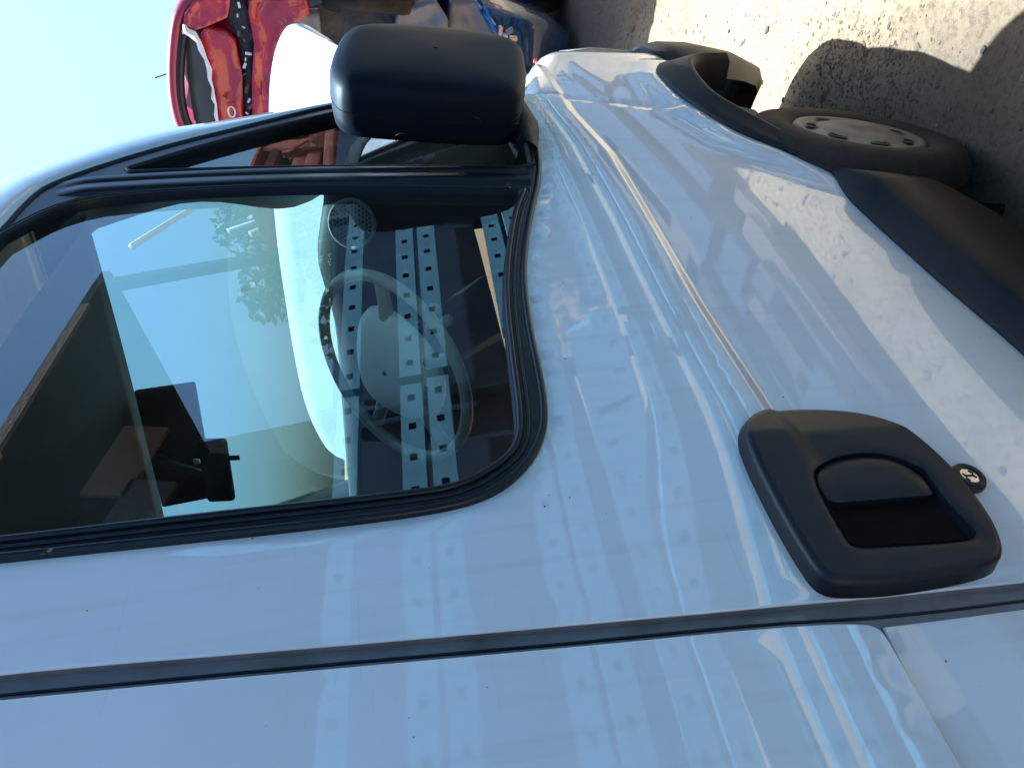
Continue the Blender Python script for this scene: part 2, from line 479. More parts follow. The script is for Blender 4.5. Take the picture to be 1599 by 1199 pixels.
def box(name, c, s, material, parent=None, bevel=.0, rot=None, smooth=False):
    bm = bmesh.new()
    bmesh.ops.create_cube(bm, size=1)
    for v in bm.verts: v.co = Vector((v.co.x*s[0], v.co.y*s[1], v.co.z*s[2]))
    if bevel: bmesh.ops.bevel(bm, geom=list(bm.edges), offset=bevel, segments=3, profile=.5, affect='EDGES')
    if rot: bmesh.ops.rotate(bm, verts=bm.verts, cent=(0, 0, 0), matrix=rot)
    for v in bm.verts: v.co += Vector(c)
    return from_bm(name, bm, material, parent, smooth or bevel > 0)

# ------------------------------------------------------------------ the ground
def gz(x, y):
    return .012*mn.noise(Vector((x*1.3, y*1.3, 0)))+.006*mn.noise(Vector((x*7, y*7, 3)))
def build_ground():
    V = []; F = []
    def axis(lo, hi, step, far):
        a = [lo+i*step for i in range(int((hi-lo)/step)+1)]
        pre = []; s = step; x = lo
        while x > -far: s *= 1.45; x -= s; pre.append(x)
        post = []; s = step; x = a[-1]
        while x < far: s *= 1.45; x += s; post.append(x)
        return pre[::-1]+a+post
    xs = axis(0, 8.5, .035, 600); ys = axis(-4.2, 3.2, .035, 600)
    ny = len(ys)
    for x in xs:
        for y in ys:
            d = max(0, hypot(max(0, abs(x-4)-5), max(0, abs(y)-5)))
            V.append((x, y, (gz(x, y) if d < 3 else 0)))
    for i in range(len(xs)-1):
        for j in range(ny-1):
            F.append((i*ny+j, (i+1)*ny+j, (i+1)*ny+j+1, i*ny+j+1))
    me = bpy.data.meshes.new('ground'); me.from_pydata(V, [], F)
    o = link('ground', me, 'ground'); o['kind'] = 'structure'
build_ground()
def build_gravel():
    rnd = random.Random(3)
    base = bmesh.new(); bmesh.ops.create_icosphere(base, subdivisions=1, radius=1)
    bv = [v.co.copy() for v in base.verts]; bf = [tuple(v.index for v in q.verts) for q in base.faces]; base.free()
    V = []; F = []
    def stone(x, y, s):
        b = len(V); a = rnd.random()*6.3
        sx, sy, sz = s*rnd.uniform(.7, 1.4), s*rnd.uniform(.7, 1.2), s*rnd.uniform(.45, .8)
        for v in bv:
            q = v*(1+rnd.uniform(-.22, .22))
            px, py = q.x*sx, q.y*sy
            V.append((x+px*cos(a)-py*sin(a), y+px*sin(a)+py*cos(a), gz(x, y)-s*.05+q.z*sz))
        for q in bf: F.append(tuple(b+i for i in q))
    for i in range(4200):
        x = rnd.uniform(.9, 6.5); y = rnd.uniform(-2.6, 1.2)
        s = rnd.choice((.003, .004, .004, .005, .006, .008))*rnd.uniform(.8, 1.5)
        stone(x, y, s)
    for i in range(900):                    # coarse grit beside the front wheel
        x = rnd.gauss(2.75, .22); y = rnd.gauss(.0, .13)
        stone(x, y, rnd.uniform(.003, .009))
    for i in range(150):
        stone(rnd.uniform(1.2, 6), rnd.uniform(-2.4, .9), rnd.uniform(.012, .02))
    me = bpy.data.meshes.new('gravel'); me.from_pydata(V, [], F)
    o = link('gravel', me, 'stone', smooth=False); tag(o, 'loose grit and pebbles scattered over the sandy yard floor', 'gravel'); o['kind'] = 'stuff'
build_gravel()

def offset_loop(P, d):
    """closed (x, z) loop moved inwards by d"""
    N = len(P); A = sum(P[i][0]*P[(i+1) % N][1]-P[(i+1) % N][0]*P[i][1] for i in range(N)); sg = 1 if A > 0 else -1
    out = []
    for i in range(N):
        a, b, c = P[i-1], P[i], P[(i+1) % N]
        dx, dz = c[0]-a[0], c[1]-a[1]; l = hypot(dx, dz) or 1
        out.append((b[0]-sg*dz/l*d, b[1]+sg*dx/l*d))
    return out
def bead(name, P, r, off, material, parent, closed=True):
    Q = resample(P, .02, closed)
    if closed: Q.append(Q[0])
    return tube(name, [(x, S(x, z)+off, z) for x, z in Q], r, material, parent, 8)

# ================================================================== THE VAN
van = thing('panel_van', 'white panel van seen close along its driver side, bonnet raised and door mirror folded', 'van')

def ss(t):
    t = max(0, min(1, t)); return t*t*(3-2*t)
ARCH = [(2.78, .55), (2.78, .78), (2.646, .825), (2.46, .83), (2.324, .81), (2.121, .75), (1.991, .652), (1.879, .575), (1.70, .45)]
ZC = [(-1, 1.15), (.95, 1.145), (1.28, 1.16), (2.0, 1.16), (2.3, 1.20), (2.7, 1.20), (4, 1.18)]
def zc(x):
    for (a, b), (c, d) in zip(ZC[:-1], ZC[1:]):
        if x <= c: return b+(d-b)*max(0, (x-a)/(c-a))
    return ZC[-1][1]
def S(x, z):                                  # the skin of the van's flank: y over (x, z)
    t = z-1.30
    y = .12*(t+sqrt(t*t+.012))/2
    y += .035*(min(z, 1.15)-1.15)
    c = zc(x); k = ss((x-.45)/.60)
    y -= .012*k*ss((z-c+.018)/.036)*(1-ss((z-c-.05)/.25))
    if z < .68: y += .45*(.68-z)**2
    if x > 1.6: y += .030*(x-1.6)**2
    if x > 2.9: y += .9*(x-2.9)**2
    d = pdist(x, z, ARCH, False)
    if d < .25: y -= .022*exp(-(d/.075)**2)
    return y

SEAL = [(.816, 2.396), (.811, 2.216), (.803, 1.936), (.804, 1.74), (.826, 1.656), (.878, 1.595), (.94, 1.559), (1.002, 1.543), (1.088, 1.534), (1.223, 1.528), (1.376, 1.513), (1.498, 1.491), (1.661, 1.448), (1.902, 1.372), (2.152, 1.346), (2.30, 1.345)]
GLASS = [(.872, 2.68), (.860, 2.408), (.858, 2.131), (.851, 1.797), (.856, 1.714), (.894, 1.646), (.933, 1.612), (1.011, 1.598), (1.152, 1.587), (1.338, 1.569), (1.505, 1.538), (1.698, 1.488)]
GLASS_END = [(1.813, 1.436), (1.904, 1.993), (1.924, 2.366), (1.903, 2.549), (1.752, 2.658)]
QUARTER = [(1.920, 1.399), (2.022, 1.996), (2.060, 2.452), (2.220, 2.211), (2.349, 1.949), (2.41, 1.80), (2.45, 1.62), (2.40, 1.46), (2.25, 1.39), (2.162, 1.381)]
BLACK = [(.83, 2.80), (1.40, 2.765), (1.767, 2.672), (1.93, 2.652), (2.027, 2.616), (2.203, 2.379), (2.31, 2.166), (2.446, 1.912), (2.56, 1.64)]

CREASE = [(.575+.02*i, zc(.575+.02*i)+o) for i in range(136) for o in (-.028, -.020, -.014, -.008, -.002, .004, .010, .016, .022, .030)]
# front door skin
door = sorted_door = sharp((.645, 2.75)) + [(.637, 2.345), (.606, 1.935), (.583, 1.587), (.566, 1.3), (.566, 1.0)] + sharp((.566, .45)) + \
    sharp((1.70, .45)) + [(1.879, .566), (1.991, .643), (2.121, .741), (2.324, .800)] + sharp((2.364, .800)) + \
    [(2.338, .867), (2.375, .952), (2.405, 1.032), (2.435, 1.149)] + sharp((2.44, 1.31)) + [(2.42, 1.335)] + [(2.30, 1.345)] + SEAL[::-1][1:] + sharp((.83, 2.75))
door = chaikin(door, True, 2)
fd = sheet('front_door', door, [], .030, lambda x, z, a, b: S(x, z)+.005*exp(-(a/.014)**2), 'paint', van, rim=.035, rim_in=.003, extra=CREASE, edge_step=.012, rim_mat='jamb', exact=True)

# panel behind the door: an upper skin and a lower skin set back below it
def jx(z):
    P = [(.3, .54), (.914, .536), (1.023, .534), (1.164, .535), (1.324, .543), (1.593, .557), (1.934, .580), (2.337, .605), (2.8, .63)]
    for (a, b), (c, d) in zip(P[:-1], P[1:]):
        if z <= c: return b+(d-b)*(z-a)/(c-a)-.014
    return P[-1][1]-.014
up = sharp((-.9, 2.75), (-.9, 1.166)) + sharp((.49, 1.164)) + [(.514, 1.166), (.5225, 1.20)] + [(jx(z), z) for z in (1.324, 1.593, 1.934, 2.337)] + sharp((.611, 2.75))
sheet('upper_side_panel', chaikin(up, True, 2), [], .04, lambda x, z, a, b: S(x, z)-.004+.006*exp(-(a/.010)**2), 'paint', van, rim=.035, rim_in=.003, edge_step=.02, rim_mat='jamb', exact=True)
lo = sharp((-.9, 1.154), (-.9, .28), (jx(.28), .28)) + [(jx(z), z) for z in (.914, 1.023)] + sharp((.519, 1.154))
sheet('lower_side_panel', chaikin(lo, True, 2), [], .04, lambda x, z, a, b: S(x, z)+.011+.004*exp(-(a/.009)**2), 'paint', van, rim=.035, rim_in=.003, edge_step=.02, rim_mat='jamb', exact=True)
# jamb seen down the shut line, and its rubber strip
rows = []
for k in range(60):
    z = .3+2.45*k/59
    y = S(.56, z)+.022
    rows.append([(.47, y, z), (.5565+(jx(z)-.54), y, z), (.557+(jx(z)-.54), y+.004, z), (.560+(jx(z)-.54), y+.004, z), (.5605+(jx(z)-.54), y, z), (.68, y, z)])
loft('door_jamb', rows, 'jamb', van, smooth=False)
tube('jamb_seal', [(.5585+(jx(z)-.54), S(.56, z)+.021, z) for z in [.3+2.45*k/40 for k in range(41)]], .0022, 'rubber', van, 6)

# front wing
fw = sharp((2.446, 1.32)) + [(2.441, 1.149), (2.411, 1.032), (2.381, .952), (2.344, .867)] + sharp((2.368, .803)) + [(2.46, .822), (2.646, .818), (2.74, .795)] + \
    sharp((2.80, .70), (3.02, .70)) + [(3.14, .74)] + [(3.17, .9), (3.165, 1.03), (3.12, 1.11), (3.03, 1.165), (2.85, 1.225)] + sharp((2.50, 1.325))
def wing_y(x, z, a, b):
    top = 1.325-.30*max(0, x-2.5)**1.5*.9-.10*max(0, x-2.5)
    return S(x, z)+.006*exp(-(a/.010)**2)+.10*exp(-max(0, (top-z))/.03)
sheet('front_wing', chaikin(fw, True, 2), [], .028, wing_y, 'paint', van, rim=.05, rim_in=.004, extra=CREASE, edge_step=.016, exact=True)
# headlamp corner and nose below the raised bonnet
rows = []
for k in range(14):
    a = k/13
    x = 3.14+.16*sin(a*pi/2); y = .10+ (1-cos(a*pi/2))*.5
    rows.append([(x-.10, y+.06, 1.10), (x-.02, y+.01, 1.04), (x+.02, y, .9), (x+.01, y, .70)])
loft('headlamp_corner', rows, 'paint', van)
box('slam_panel', (3.12, 1.0, 1.02), (.10, 1.4, .10), 'dark', van, .01)
box('engine', (2.82, 1.0, .85), (.5, 1.2, .45), 'dark', van, .04)
box('inner_wing', (2.8, .20, 1.0), (.7, .03, .35), 'dark', van)
box('wing_light_block', (2.77, .30, .97), (.62, .36, .02), 'dark', van)  # added plate, stops sun leaking through the engine bay onto the ground
box('scuttle', (2.66, 1.0, 1.15), (.04, 1.75, 1.0), 'dark', van)
sheet('door_trim', [(.60, .45), (2.58, .45), (2.58, 1.60), (2.30, 1.36), (1.90, 1.39), (1.50, 1.50), (1.2, 1.545), (.90, 1.58), (.80, 1.70), (.78, 2.0), (.60, 2.0)], [], .1, lambda x, z, a, b: S(x, z)+.055, 'interior', van, rim=0)
sheet('dash_end', [(2.04, 1.0), (2.62, 1.0), (2.62, 1.62), (2.52, 1.80), (2.30, 1.90), (2.10, 1.93), (2.03, 1.86)], [], .1, lambda x, z, a, b: .165, 'interior', van, rim=0)
# small loose side repeater hanging from the wing top
ind = tube('side_repeater', [(3.02, .135, 1.125), (3.02, .125, 1.145), (3.02, .12, 1.158)], [.013, .014, .010], 'plastic', van, 12)
tube('red_cap', [(3.02, .119, 1.158), (3.02, .117, 1.167)], [.010, .007], 'redlens', ind, 10)
tube('repeater_wire', [(3.02, .13, 1.13), (2.99, .125, 1.15), (2.95, .13, 1.155), (2.90, .14, 1.17)], .0025, 'plastic', ind, 6)

# bumper: big grey plastic corner in front of the wheel arch
prof = [(.70, .00), (.73, -.02), (.715, -.05), (.64, -.07), (.52, -.075), (.38, -.06), (.27, -.02), (.24, .04), (.26, .16), (.5, .20), (.70, .16)]
rows = []
for k in range(22):
    t = k/21
    if t < .45:
        x = 2.74+.40*t/.45; y = .065+.06*(t/.45)**2; ang = 0.15*t/.45
    else:
        q = (t-.45)/.55; ang = .15+q*1.4; x = 3.14+.16*sin(q*pi/2); y = .125+.55*(1-cos(q*pi/2))
    n = (sin(ang), -cos(ang))
    s = min(1, .35+2.2*t)
    rows.append([(x+n[0]*(-o)*s, y+n[1]*(-o)*s, .48+(z-.48)*min(1, .45+2.2*t)) for z, o in prof])
bmp = loft('front_bumper', rows, 'cladplastic', van)

# black arch moulding
AB = [(2.79, .62), (2.775, .74), (2.722, .797), (2.646, .818), (2.46, .820), (2.324, .802), (2.121, .743), (1.991, .645), (1.879, .570), (1.72, .455)]
CR = [(2.73, .55), (2.705, .665), (2.646, .713), (2.55, .742), (2.369, .748), (2.287, .725), (2.063, .621), (1.918, .539), (1.81, .448), (1.669, .350)]
ab = chaikin(AB, False, 3); cr = chaikin(CR, False, 3)
rows = []
for (x, z), (cx, cz) in zip(ab, cr):
    y = S(x, z)
    rows.append([(x, y+.012, z), (x, y-.004, z), (x*.97+cx*.03, y-.009, z*.97+cz*.03), (x*.55+cx*.45, (y-.009)*.45-.045*.55, z*.55+cz*.45),
                 (x*.12+cx*.88, -.052, z*.12+cz*.88), (cx, -.056, cz), (cx*1.0-.004*(cx-2.3), -.054, cz-.008), (cx-.03*(cx-2.28), -.030, cz-.022), (cx-.04*(cx-2.28), .07, cz-.03)])
loft('arch_moulding', rows, 'cladplastic', van)
# wheel housing
rows = []
for k in range(25):
    a = .3+(pi-.3)*k/24
    x = 2.24+.445*cos(a); z = .28+.45*sin(a)
    rows.append([(x, .055, z), (x, .2, z+.01), (x, .45, z)])
loft('wheel_housing', rows, 'dark', van)
box('housing_wall', (2.26, .46, .55), (1.05, .02, .6), 'dark', van)

# black lower cladding on the door
top = [(.30, .47), (.60, .475), (1.092, .491), (1.325, .531), (1.50, .548), (1.635, .562), (1.734, .576), (1.812, .572), (1.872, .560), (1.886, .545)]
top = chaikin(top, False, 2)
rows = []
for x, z in top:
    y = S(x, z)
    e = ss((1.895-x)/.16)
    cb = .20+.55*max(0, x-1.62)*1.0
    cb = min(cb, z-.02)
    mid = (z+cb)/2
    rows.append([(x, y+.01, z+.001), (x, y-.004, z), (x, y-.010-.004*e, z-.004), (x-.004, y-.012-.040*e, z-.036*e-.006), (x-.006, y-.014-.050*e, z-.050*e-.008),
                 (x-.01, y-.012-.052*e, mid), (x-.012, y-.01-.040*e, cb+.03*e), (x-.012, y+.0, cb), (x-.012, y+.10, cb-.02)])
clad = loft('door_cladding', rows, 'cladplastic', van)
lo2 = [[(x, .0+dy, z) for dy, z in ((.012, .47), (-.035, .44), (-.05, .36), (-.03, .22), (.1, .18))] for x in (-.9, -.4, .1, .555)]
loft('side_cladding', lo2, 'cladplastic', van)
# moulded wedge recess on the cladding
mesh('cladding_recess', [(1.69, -.0665, .500), (1.60, -.0665, .475), (1.50, -.0665, .452), (1.60, -.0665, .452), (1.665, -.0665, .470), (1.675, -.050, .49), (1.60, -.050, .465)],
     [(0, 1, 2, 3, 4)], 'dark', clad, False)
box('floor_pan', (.6, 1.0, .30), (3.0, 1.8, .12), 'dark', van)
# mud flap
mesh('mud_flap', [(1.70, .02, .40), (1.68, -.06, .36), (1.66, -.06, .16), (1.67, .02, .12), (1.71, .03, .40), (1.69, -.055, .355), (1.67, -.055, .16), (1.68, .03, .12)],
     [(0, 1, 2, 3), (4, 5, 6, 7), (0, 1, 5, 4), (1, 2, 6, 5), (2, 3, 7, 6), (3, 0, 4, 7)], 'rubber', van, False)

# ---- window seals, post and panes
def seal_y(x, z, a, b):
    d = min(a, b)
    y = S(x, z)
    return y-.003
outer = SEAL + [(2.40, 1.37)] + [(2.50, 1.44), (2.56, 1.56)] + BLACK[::-1][1:-1] + sharp((.83, 2.79))
outer = outer[:-3] + sharp((.83, 2.79))
gl = GLASS[::-1]
gpoly = sharp((1.80, 1.445)) + GLASS_END[1:4] + sharp((1.752, 2.658)) + sharp((.875, 2.735)) + GLASS[1:]
gpoly = chaikin(gpoly, True, 2)
qpoly = sharp(QUARTER[0]) + [QUARTER[1]] + sharp((2.062, 2.452)) + QUARTER[3:7] + QUARTER[7:9] + [QUARTER[9]]
qpoly = chaikin(qpoly, True, 2)
sheet('window_seal', chaikin(outer, True, 2), [gpoly, qpoly], .02, seal_y, 'rubber', van, rim=.012, hole_rim=.022, rim_in=.001, edge_step=.02)
wp = resample(chaikin(outer, True, 2), .015)
bead('outer_seal_bead', offset_loop(wp, .006), .0075, -.002, 'rubber', van)
bead('glass_seal_bead', offset_loop(resample(gpoly, .015), -.007), .0065, -.004, 'rubber', van)
bead('glass_seal_lip', offset_loop(resample(gpoly, .015), -.022), .004, -.003, 'rubber', van)
bead('quarter_seal_bead', offset_loop(resample(qpoly, .015), -.006), .006, -.003, 'rubber', van)
# dividing post between the panes, standing proud
pp = [(1.868, 1.42), (1.90, 1.60), (1.958, 1.995), (1.985, 2.36), (1.985, 2.62)]
pp = resample(chaikin(pp, False, 2), .03, False)
rows = []
for x, z in pp:
    y = S(x, z)
    w = .046
    q = ss((2.63-z)/.12)
    rows.append([(x-w, y+.012, z), (x-w, y-.006*q, z), (x-w+.008, y-.012*q, z), (x-.004, y-.013*q, z), (x, y-.008*q, z), (x+.006, y-.013*q, z), (x+w-.014, y-.014*q, z), (x+w-.004, y-.008*q, z), (x+w-.003, y+.012, z)])
loft('window_post', rows, 'rubber', van)
def pane(name, poly, off, m):
    fx = lambda x, z, a, b: .012+.12*max(0, z-1.30)*1.0+.030*max(0, x-1.6)**2+off
    return sheet(name, poly, [], .06, fx, m, van, rim=0, edge_step=.03)
grow = [(x, z) for x, z in resample(gpoly, .05)]
def grown(poly, d):
    cx = sum(p[0] for p in poly)/len(poly); cz = sum(p[1] for p in poly)/len(poly)
    out = []
    for x, z in poly:
        l = hypot(x-cx, z-cz); out.append((x+(x-cx)/l*d, z+(z-cz)/l*d))
    return out
pane('door_glass', grown(resample(gpoly, .06), .012), .008, 'glass')
pane('quarter_glass', grown(resample(qpoly, .05), .010), .006, 'glass')

# ---- A pillar and roof
bl = chaikin([(-.9, 2.80), (.4, 2.80)] + BLACK[:], False, 2)
sk = chaikin([(-.9, 2.93), (.4, 2.93), (.9, 2.925), (1.45, 2.93), (1.80, 2.885), (2.0, 2.845), (2.16, 2.79), (2.23, 2.71), (2.31, 2.605), (2.405, 2.415), (2.475, 2.145), (2.56, 1.912), (2.66, 1.70)], False, 2)
n = min(len(bl), len(sk))
bl = [bl[int(i*(len(bl)-1)/(n-1))] for i in range(n)]
sk = [sk[int(i*(len(sk)-1)/(n-1))] for i in range(n)]
rows = []
for (x, z), (X2, Z2) in zip(bl, sk):
    y = S(x, z)
    dx, dz = X2-x, Z2-z
    rows.append([(x, y+.012, z), (x+.01*dx, y-.003, z+.01*dz), (x+.35*dx, y+.006, z+.35*dz), (x+.70*dx, y+.024, z+.70*dz), (x+.92*dx, y+.05, z+.92*dz), (x+dx, y+.085, z+dz), (x+.98*dx, y+.12, z+.98*dz), (x+.9*dx, y+.135, z+.9*dz)])
loft('windscreen_pillar', rows, 'paint', van)
rows = []
for k in range(21):
    t = k/20
    y = .24+1.56*t; b = 1-(2*t-1)**2
    rows.append([(-.9, y, 2.90+.09*b), (.6, y, 2.90+.09*b), (1.3, y, 2.90+.085*b), (1.75, y, 2.86+.07*b), (2.08+.05*b, y, 2.79+.03*b), (2.12+.05*b, y, 2.74), (1.95, y, 2.66)])
loft('roof', rows, 'paint', van)
# windscreen
rows = []
for k in range(21):
    t = k/20
    y = .22+1.60*t; b = 1-(2*t-1)**2
    rows.append([(2.10+.05*b, y, 2.74), (2.24+.10*b, y, 2.46), (2.34+.15*b, y, 2.14), (2.48+.20*b, y, 1.85), (2.60+.24*b, y, 1.58)])
loft('windscreen', rows, 'screen', van)
# far pillar
tube('far_pillar', [(2.02, 1.84, 2.68), (2.34, 1.87, 2.16), (2.62, 1.92, 1.58)], .045, 'interior', van, 8)
# far side of the cab, left windowless to keep sunlight out
sheet('far_door', [(-.9, .4), (2.7, .4), (2.7, 1.5), (2.4, 2.0), (2.05, 2.7), (-.9, 2.85)], [], .3, lambda x, z, a, b: 2.02-.12*max(0, z-1.3), 'interior', van, rim=0)
# headliner and bulkhead
rows = []
for k in range(13):
    t = k/12; y = .20+1.66*t; b = 1-(2*t-1)**2
    rows.append([(2.06+.05*b, y, 2.72), (1.985+.05*b, y, 2.60), (1.93+.04*b, y, 2.52), (1.86, y, 2.515), (1.2, y, 2.60+.05*b), (.35, y, 2.62+.05*b), (.33, y, 1.0)])
loft('headliner', rows, 'headliner', van)
# inner trim of the near windscreen pillar
rows = []
for x, z in resample([(1.80, 2.60), (1.99, 2.52), (2.12, 2.33), (2.25, 2.08), (2.38, 1.84), (2.46, 1.66)], .06, False):
    y = S(x, z)
    bu = .13*exp(-((z-2.02)/.20)**2)
    rows.append([(x-.02, y+.03, z-.01), (x-.02-.2*bu, y+.07+bu*.5, z-.02), (x+.0, y+.12+bu, z), (x+.07, y+.14+bu*.9, z+.02), (x+.12, y+.13, z+.02), (x+.19, y+.10, z+.02), (x+.25, y+.07, z+.02)])
loft('pillar_trim', rows, 'interior', van)

# ---- raised bonnet
BN = []
edge = [(.10, 1.64), (.075, 1.80), (.055, 1.93), (.04, 2.02)]
def bx(z, y): return 2.46+(z-1.60)*.84+.03*(1-((y-1.0)/.95)**2)
topc = chaikin([(.005, 1.93), (-.025, 2.035), (.05, 2.085), (.17, 2.12), (.32, 2.14), (.55, 2.15), (.85, 2.15), (1.05, 2.14), (1.45, 2.11), (1.75, 2.07), (1.93, 1.99), (1.95, 1.93)], False, 2)
rows = []
topc = resample(topc, .03, False)
for y, z in topc:
    col = []
    for k in range(9):
        t = k/8
        zz = z+(1.60-z)*t; yy = y+(1.0+(y-1.0)*.93-y)*t
        col.append((bx(zz, yy), yy, zz))
    edge_pt = (bx(z, y)+.03, y, z-.028)
    rows.append([(bx(z, y)+.05, y+(1-y)*.05, z-.06), (bx(z, y)+.026, y, z-.012), (bx(z, y)+.012, y, z+.003)]+col)
bon = loft('raised_bonnet', rows, 'hoodpaint', van)

# ---- dashboard
rows = []
for k in range(25):
    t = k/24; y = .16+1.70*t
    h = .04*exp(-((y-.42)/.16)**2)
    w = .05*exp(-((y-.2)/.12)**2)
    rows.append([(2.62, y, 1.66), (2.52, y, 1.80-.04*t), (2.38, y, 1.90-.05*t+w*.2), (2.26, y, 1.93-.06*t+h*.4), (2.10, y, 1.935-.07*t+h)])
loft('dash_top', rows, 'dashpale', van)
rows = []
for k in range(25):
    t = k/24; y = .16+1.70*t
    h = .04*exp(-((y-.42)/.16)**2)
    rows.append([(2.10, y, 1.934-.07*t+h), (2.04, y, 1.925-.07*t+h), (2.02, y, 1.86-.05*t+h*.5), (2.08, y, 1.66), (2.06, y, 1.50), (2.16, y, 1.30), (2.30, y, .9)])
loft('dashboard', rows, 'interior', van)
# speaker grille on the end of the dash: a disc with real holes
def grille(c, n, rad, name='speaker_grille'):
    c = Vector(c); n = Vector(n).normalized(); a = n.cross(Vector((0, 0, 1))).normalized(); b = n.cross(a)
    V = []; F = []
    p = .012; k = int(rad/p)+1
    for i in range(-k, k+1):
        for j in range(-k, k+1):
            ox = i*p+(j % 2)*p/2; oy = j*p*.87
            if hypot(ox, oy) > rad-.008: continue
            s = len(V)
            for m_ in range(6):
                w = pi/3*m_+pi/6
                V.append(c+a*(ox+cos(w)*p*.58)+b*(oy+sin(w)*p*.58))
            for m_ in range(6):
                w = pi/3*m_+pi/6
                V.append(c+a*(ox+cos(w)*p*.34)+b*(oy+sin(w)*p*.34)-n*.001)
            for m_ in range(6):
                F.append((s+m_, s+(m_+1) % 6, s+6+(m_+1) % 6, s+6+m_))
    g = mesh(name, V, F, 'dash', van, False)
    R = []
    for m_ in range(24):
        w = 2*pi*m_/24; R.append(c+a*cos(w)*rad+b*sin(w)*rad)
    R.append(R[0])
    tube('grille_ring', R, .006, 'dash', g, 8)
    mesh('grille_back', [q-n*.02 for q in R[:-1]], [tuple(range(24))], 'interior', g, False)
grille((1.985, .235, 1.865), (-.85, -.35, .38), .065)
# round air vents at the end of the dash
def vent(c, rad):
    c = Vector(c)
    ring = tube('air_vent', [c+Vector((-.01*0, cos(w)*rad, sin(w)*rad)) for w in [2*pi*k/24 for k in range(25)]], .006, 'dash', van, 8)
    for k in range(-2, 3):
        box('vent_slat', c+Vector((0, k*rad*.36, 0)), (.02, .005, 2*rad*sqrt(max(.05, 1-(k*.36)**2))), 'dash', ring)
    box('vent_back', c+Vector((.03, 0, 0)), (.01, rad*1.9, rad*1.9), 'interior', ring)
tube('instrument_stalk', [(1.66, .40, 1.70), (1.60, .30, 1.66), (1.55, .24, 1.645)], [.010, .011, .014], 'dashpale', van, 10)

# ---- steering wheel
sw = None
def steering():
    C0 = Vector((1.51, .36, 1.78)); n = Vector((-.66, 0, .75)).normalized()
    a = Vector((0, 1, 0)); b = n.cross(a); b = b if b.z > 0 else -b       # b points up the wheel
    R = .245
    V, F = tube_data([C0+a*cos(w)*R+b*sin(w)*R for w in [2*pi*k/64 for k in range(65)]], .0145, 12, False)
    rim = mesh('steering_wheel', V, F, 'wheelgrey', van)
    # airbag pad: rounded, wider at the top
    outl = chaikin([(1.45*p, 1.45*q) for p, q in [(-.085, .075), (0, .092), (.085, .075), (.105, .02), (.085, -.06), (.04, -.105), (-.04, -.105), (-.085, -.06), (-.105, .02)]], True, 3)
    rows = []
    for s, h in ((1.0, 0), (1.03, .012), (1.0, .026), (.9, .038), (.7, .047), (.4, .053), (.05, .055)):
        rows.append([C0+a*x*s+b*y*s+n*(h-.03) for x, y in outl])
    loft('airbag_cover', rows, 'hub', rim, closed=True)
    # raised mark on the pad, too small to read
    for (x, y, w_, h_) in [(-.03+.009*i, -.128, .006, .009) for i in range(7)]:
        p = C0+a*x+b*y+n*.014
        mesh('cover_mark', [p-a*w_/2-b*h_/2, p+a*w_/2-b*h_/2, p+a*w_/2+b*h_/2, p-a*w_/2+b*h_/2], [(0, 1, 2, 3)], 'wheelgrey', rim, False)
    for sx, sy in ((-1, .25), (1, .25), (-.62, -.8), (.62, -.8)):
        l = hypot(sx, sy); sx /= l; sy /= l
        P = [C0+a*sx*q+b*sy*q-n*(.012) for q in (.07, .13, .19, .232)]
        V, F = tube_data(P, [.028, .020, .016, .018], 10)
        mesh('wheel_spoke', V, F, 'wheelgrey', rim)
    tube('steering_column', [C0-n*.02, C0-n*.16, C0-n*.4], [.045, .075, .09], 'interior', van, 16)
steering()
tube('column_stalk', [(1.58, .42, 1.72), (1.56, .28, 1.69), (1.55, .20, 1.68)], [.008, .009, .013], 'wheelgrey', van, 10)

# ---- seat, sun visor, interior mirror
def cushion(name, c, s, rot=None, m='interior'):
    return box(name, c, s, m, van, min(s)*.35, rot)
cushion('driver_seat', (1.05, .62, 1.13), (.55, .52, .18))
cushion('seat_back', (.72, .62, 1.48), (.16, .50, .72), Matrix.Rotation(radians(-12), 4, 'Y'))
cushion('head_rest', (.62, .62, 1.98), (.10, .28, .20))
cushion('passenger_seat', (.75, 1.45, 1.48), (.16, .85, .72), Matrix.Rotation(radians(-12), 4, 'Y'))
vis = box('sun_visor', (1.915, 1.02, 2.415), (.018, .52, .17), 'headliner', van, .008, Matrix.Rotation(radians(-12), 4, 'Y'))
box('visor_clip', (1.89, 1.06, 2.36), (.008, .02, .02), 'chip', vis, .003)
im = box('interior_mirror', (1.78, .99, 2.28), (.03, .27, .085), 'interior', van, .014)
mesh('mirror_face', [(1.762, .87, 2.315), (1.762, 1.11, 2.315), (1.762, 1.11, 2.245), (1.762, .87, 2.245)], [(0, 1, 2, 3)], 'greyglass', im, False)
box('dipping_tab', (1.775, .93, 2.225), (.008, .018, .035), 'interior', im, .003)
tube('mirror_stem', [(1.79, 1.02, 2.31), (1.86, 1.03, 2.44), (1.93, 1.03, 2.50)], .011, 'interior', im, 8)
# small paper square stuck to the windscreen
mesh('screen_sticker', [(2.40, .72, 2.20), (2.40, .75, 2.20), (2.385, .75, 2.235), (2.385, .72, 2.235)], [(0, 1, 2, 3)], 'chip', van, False)

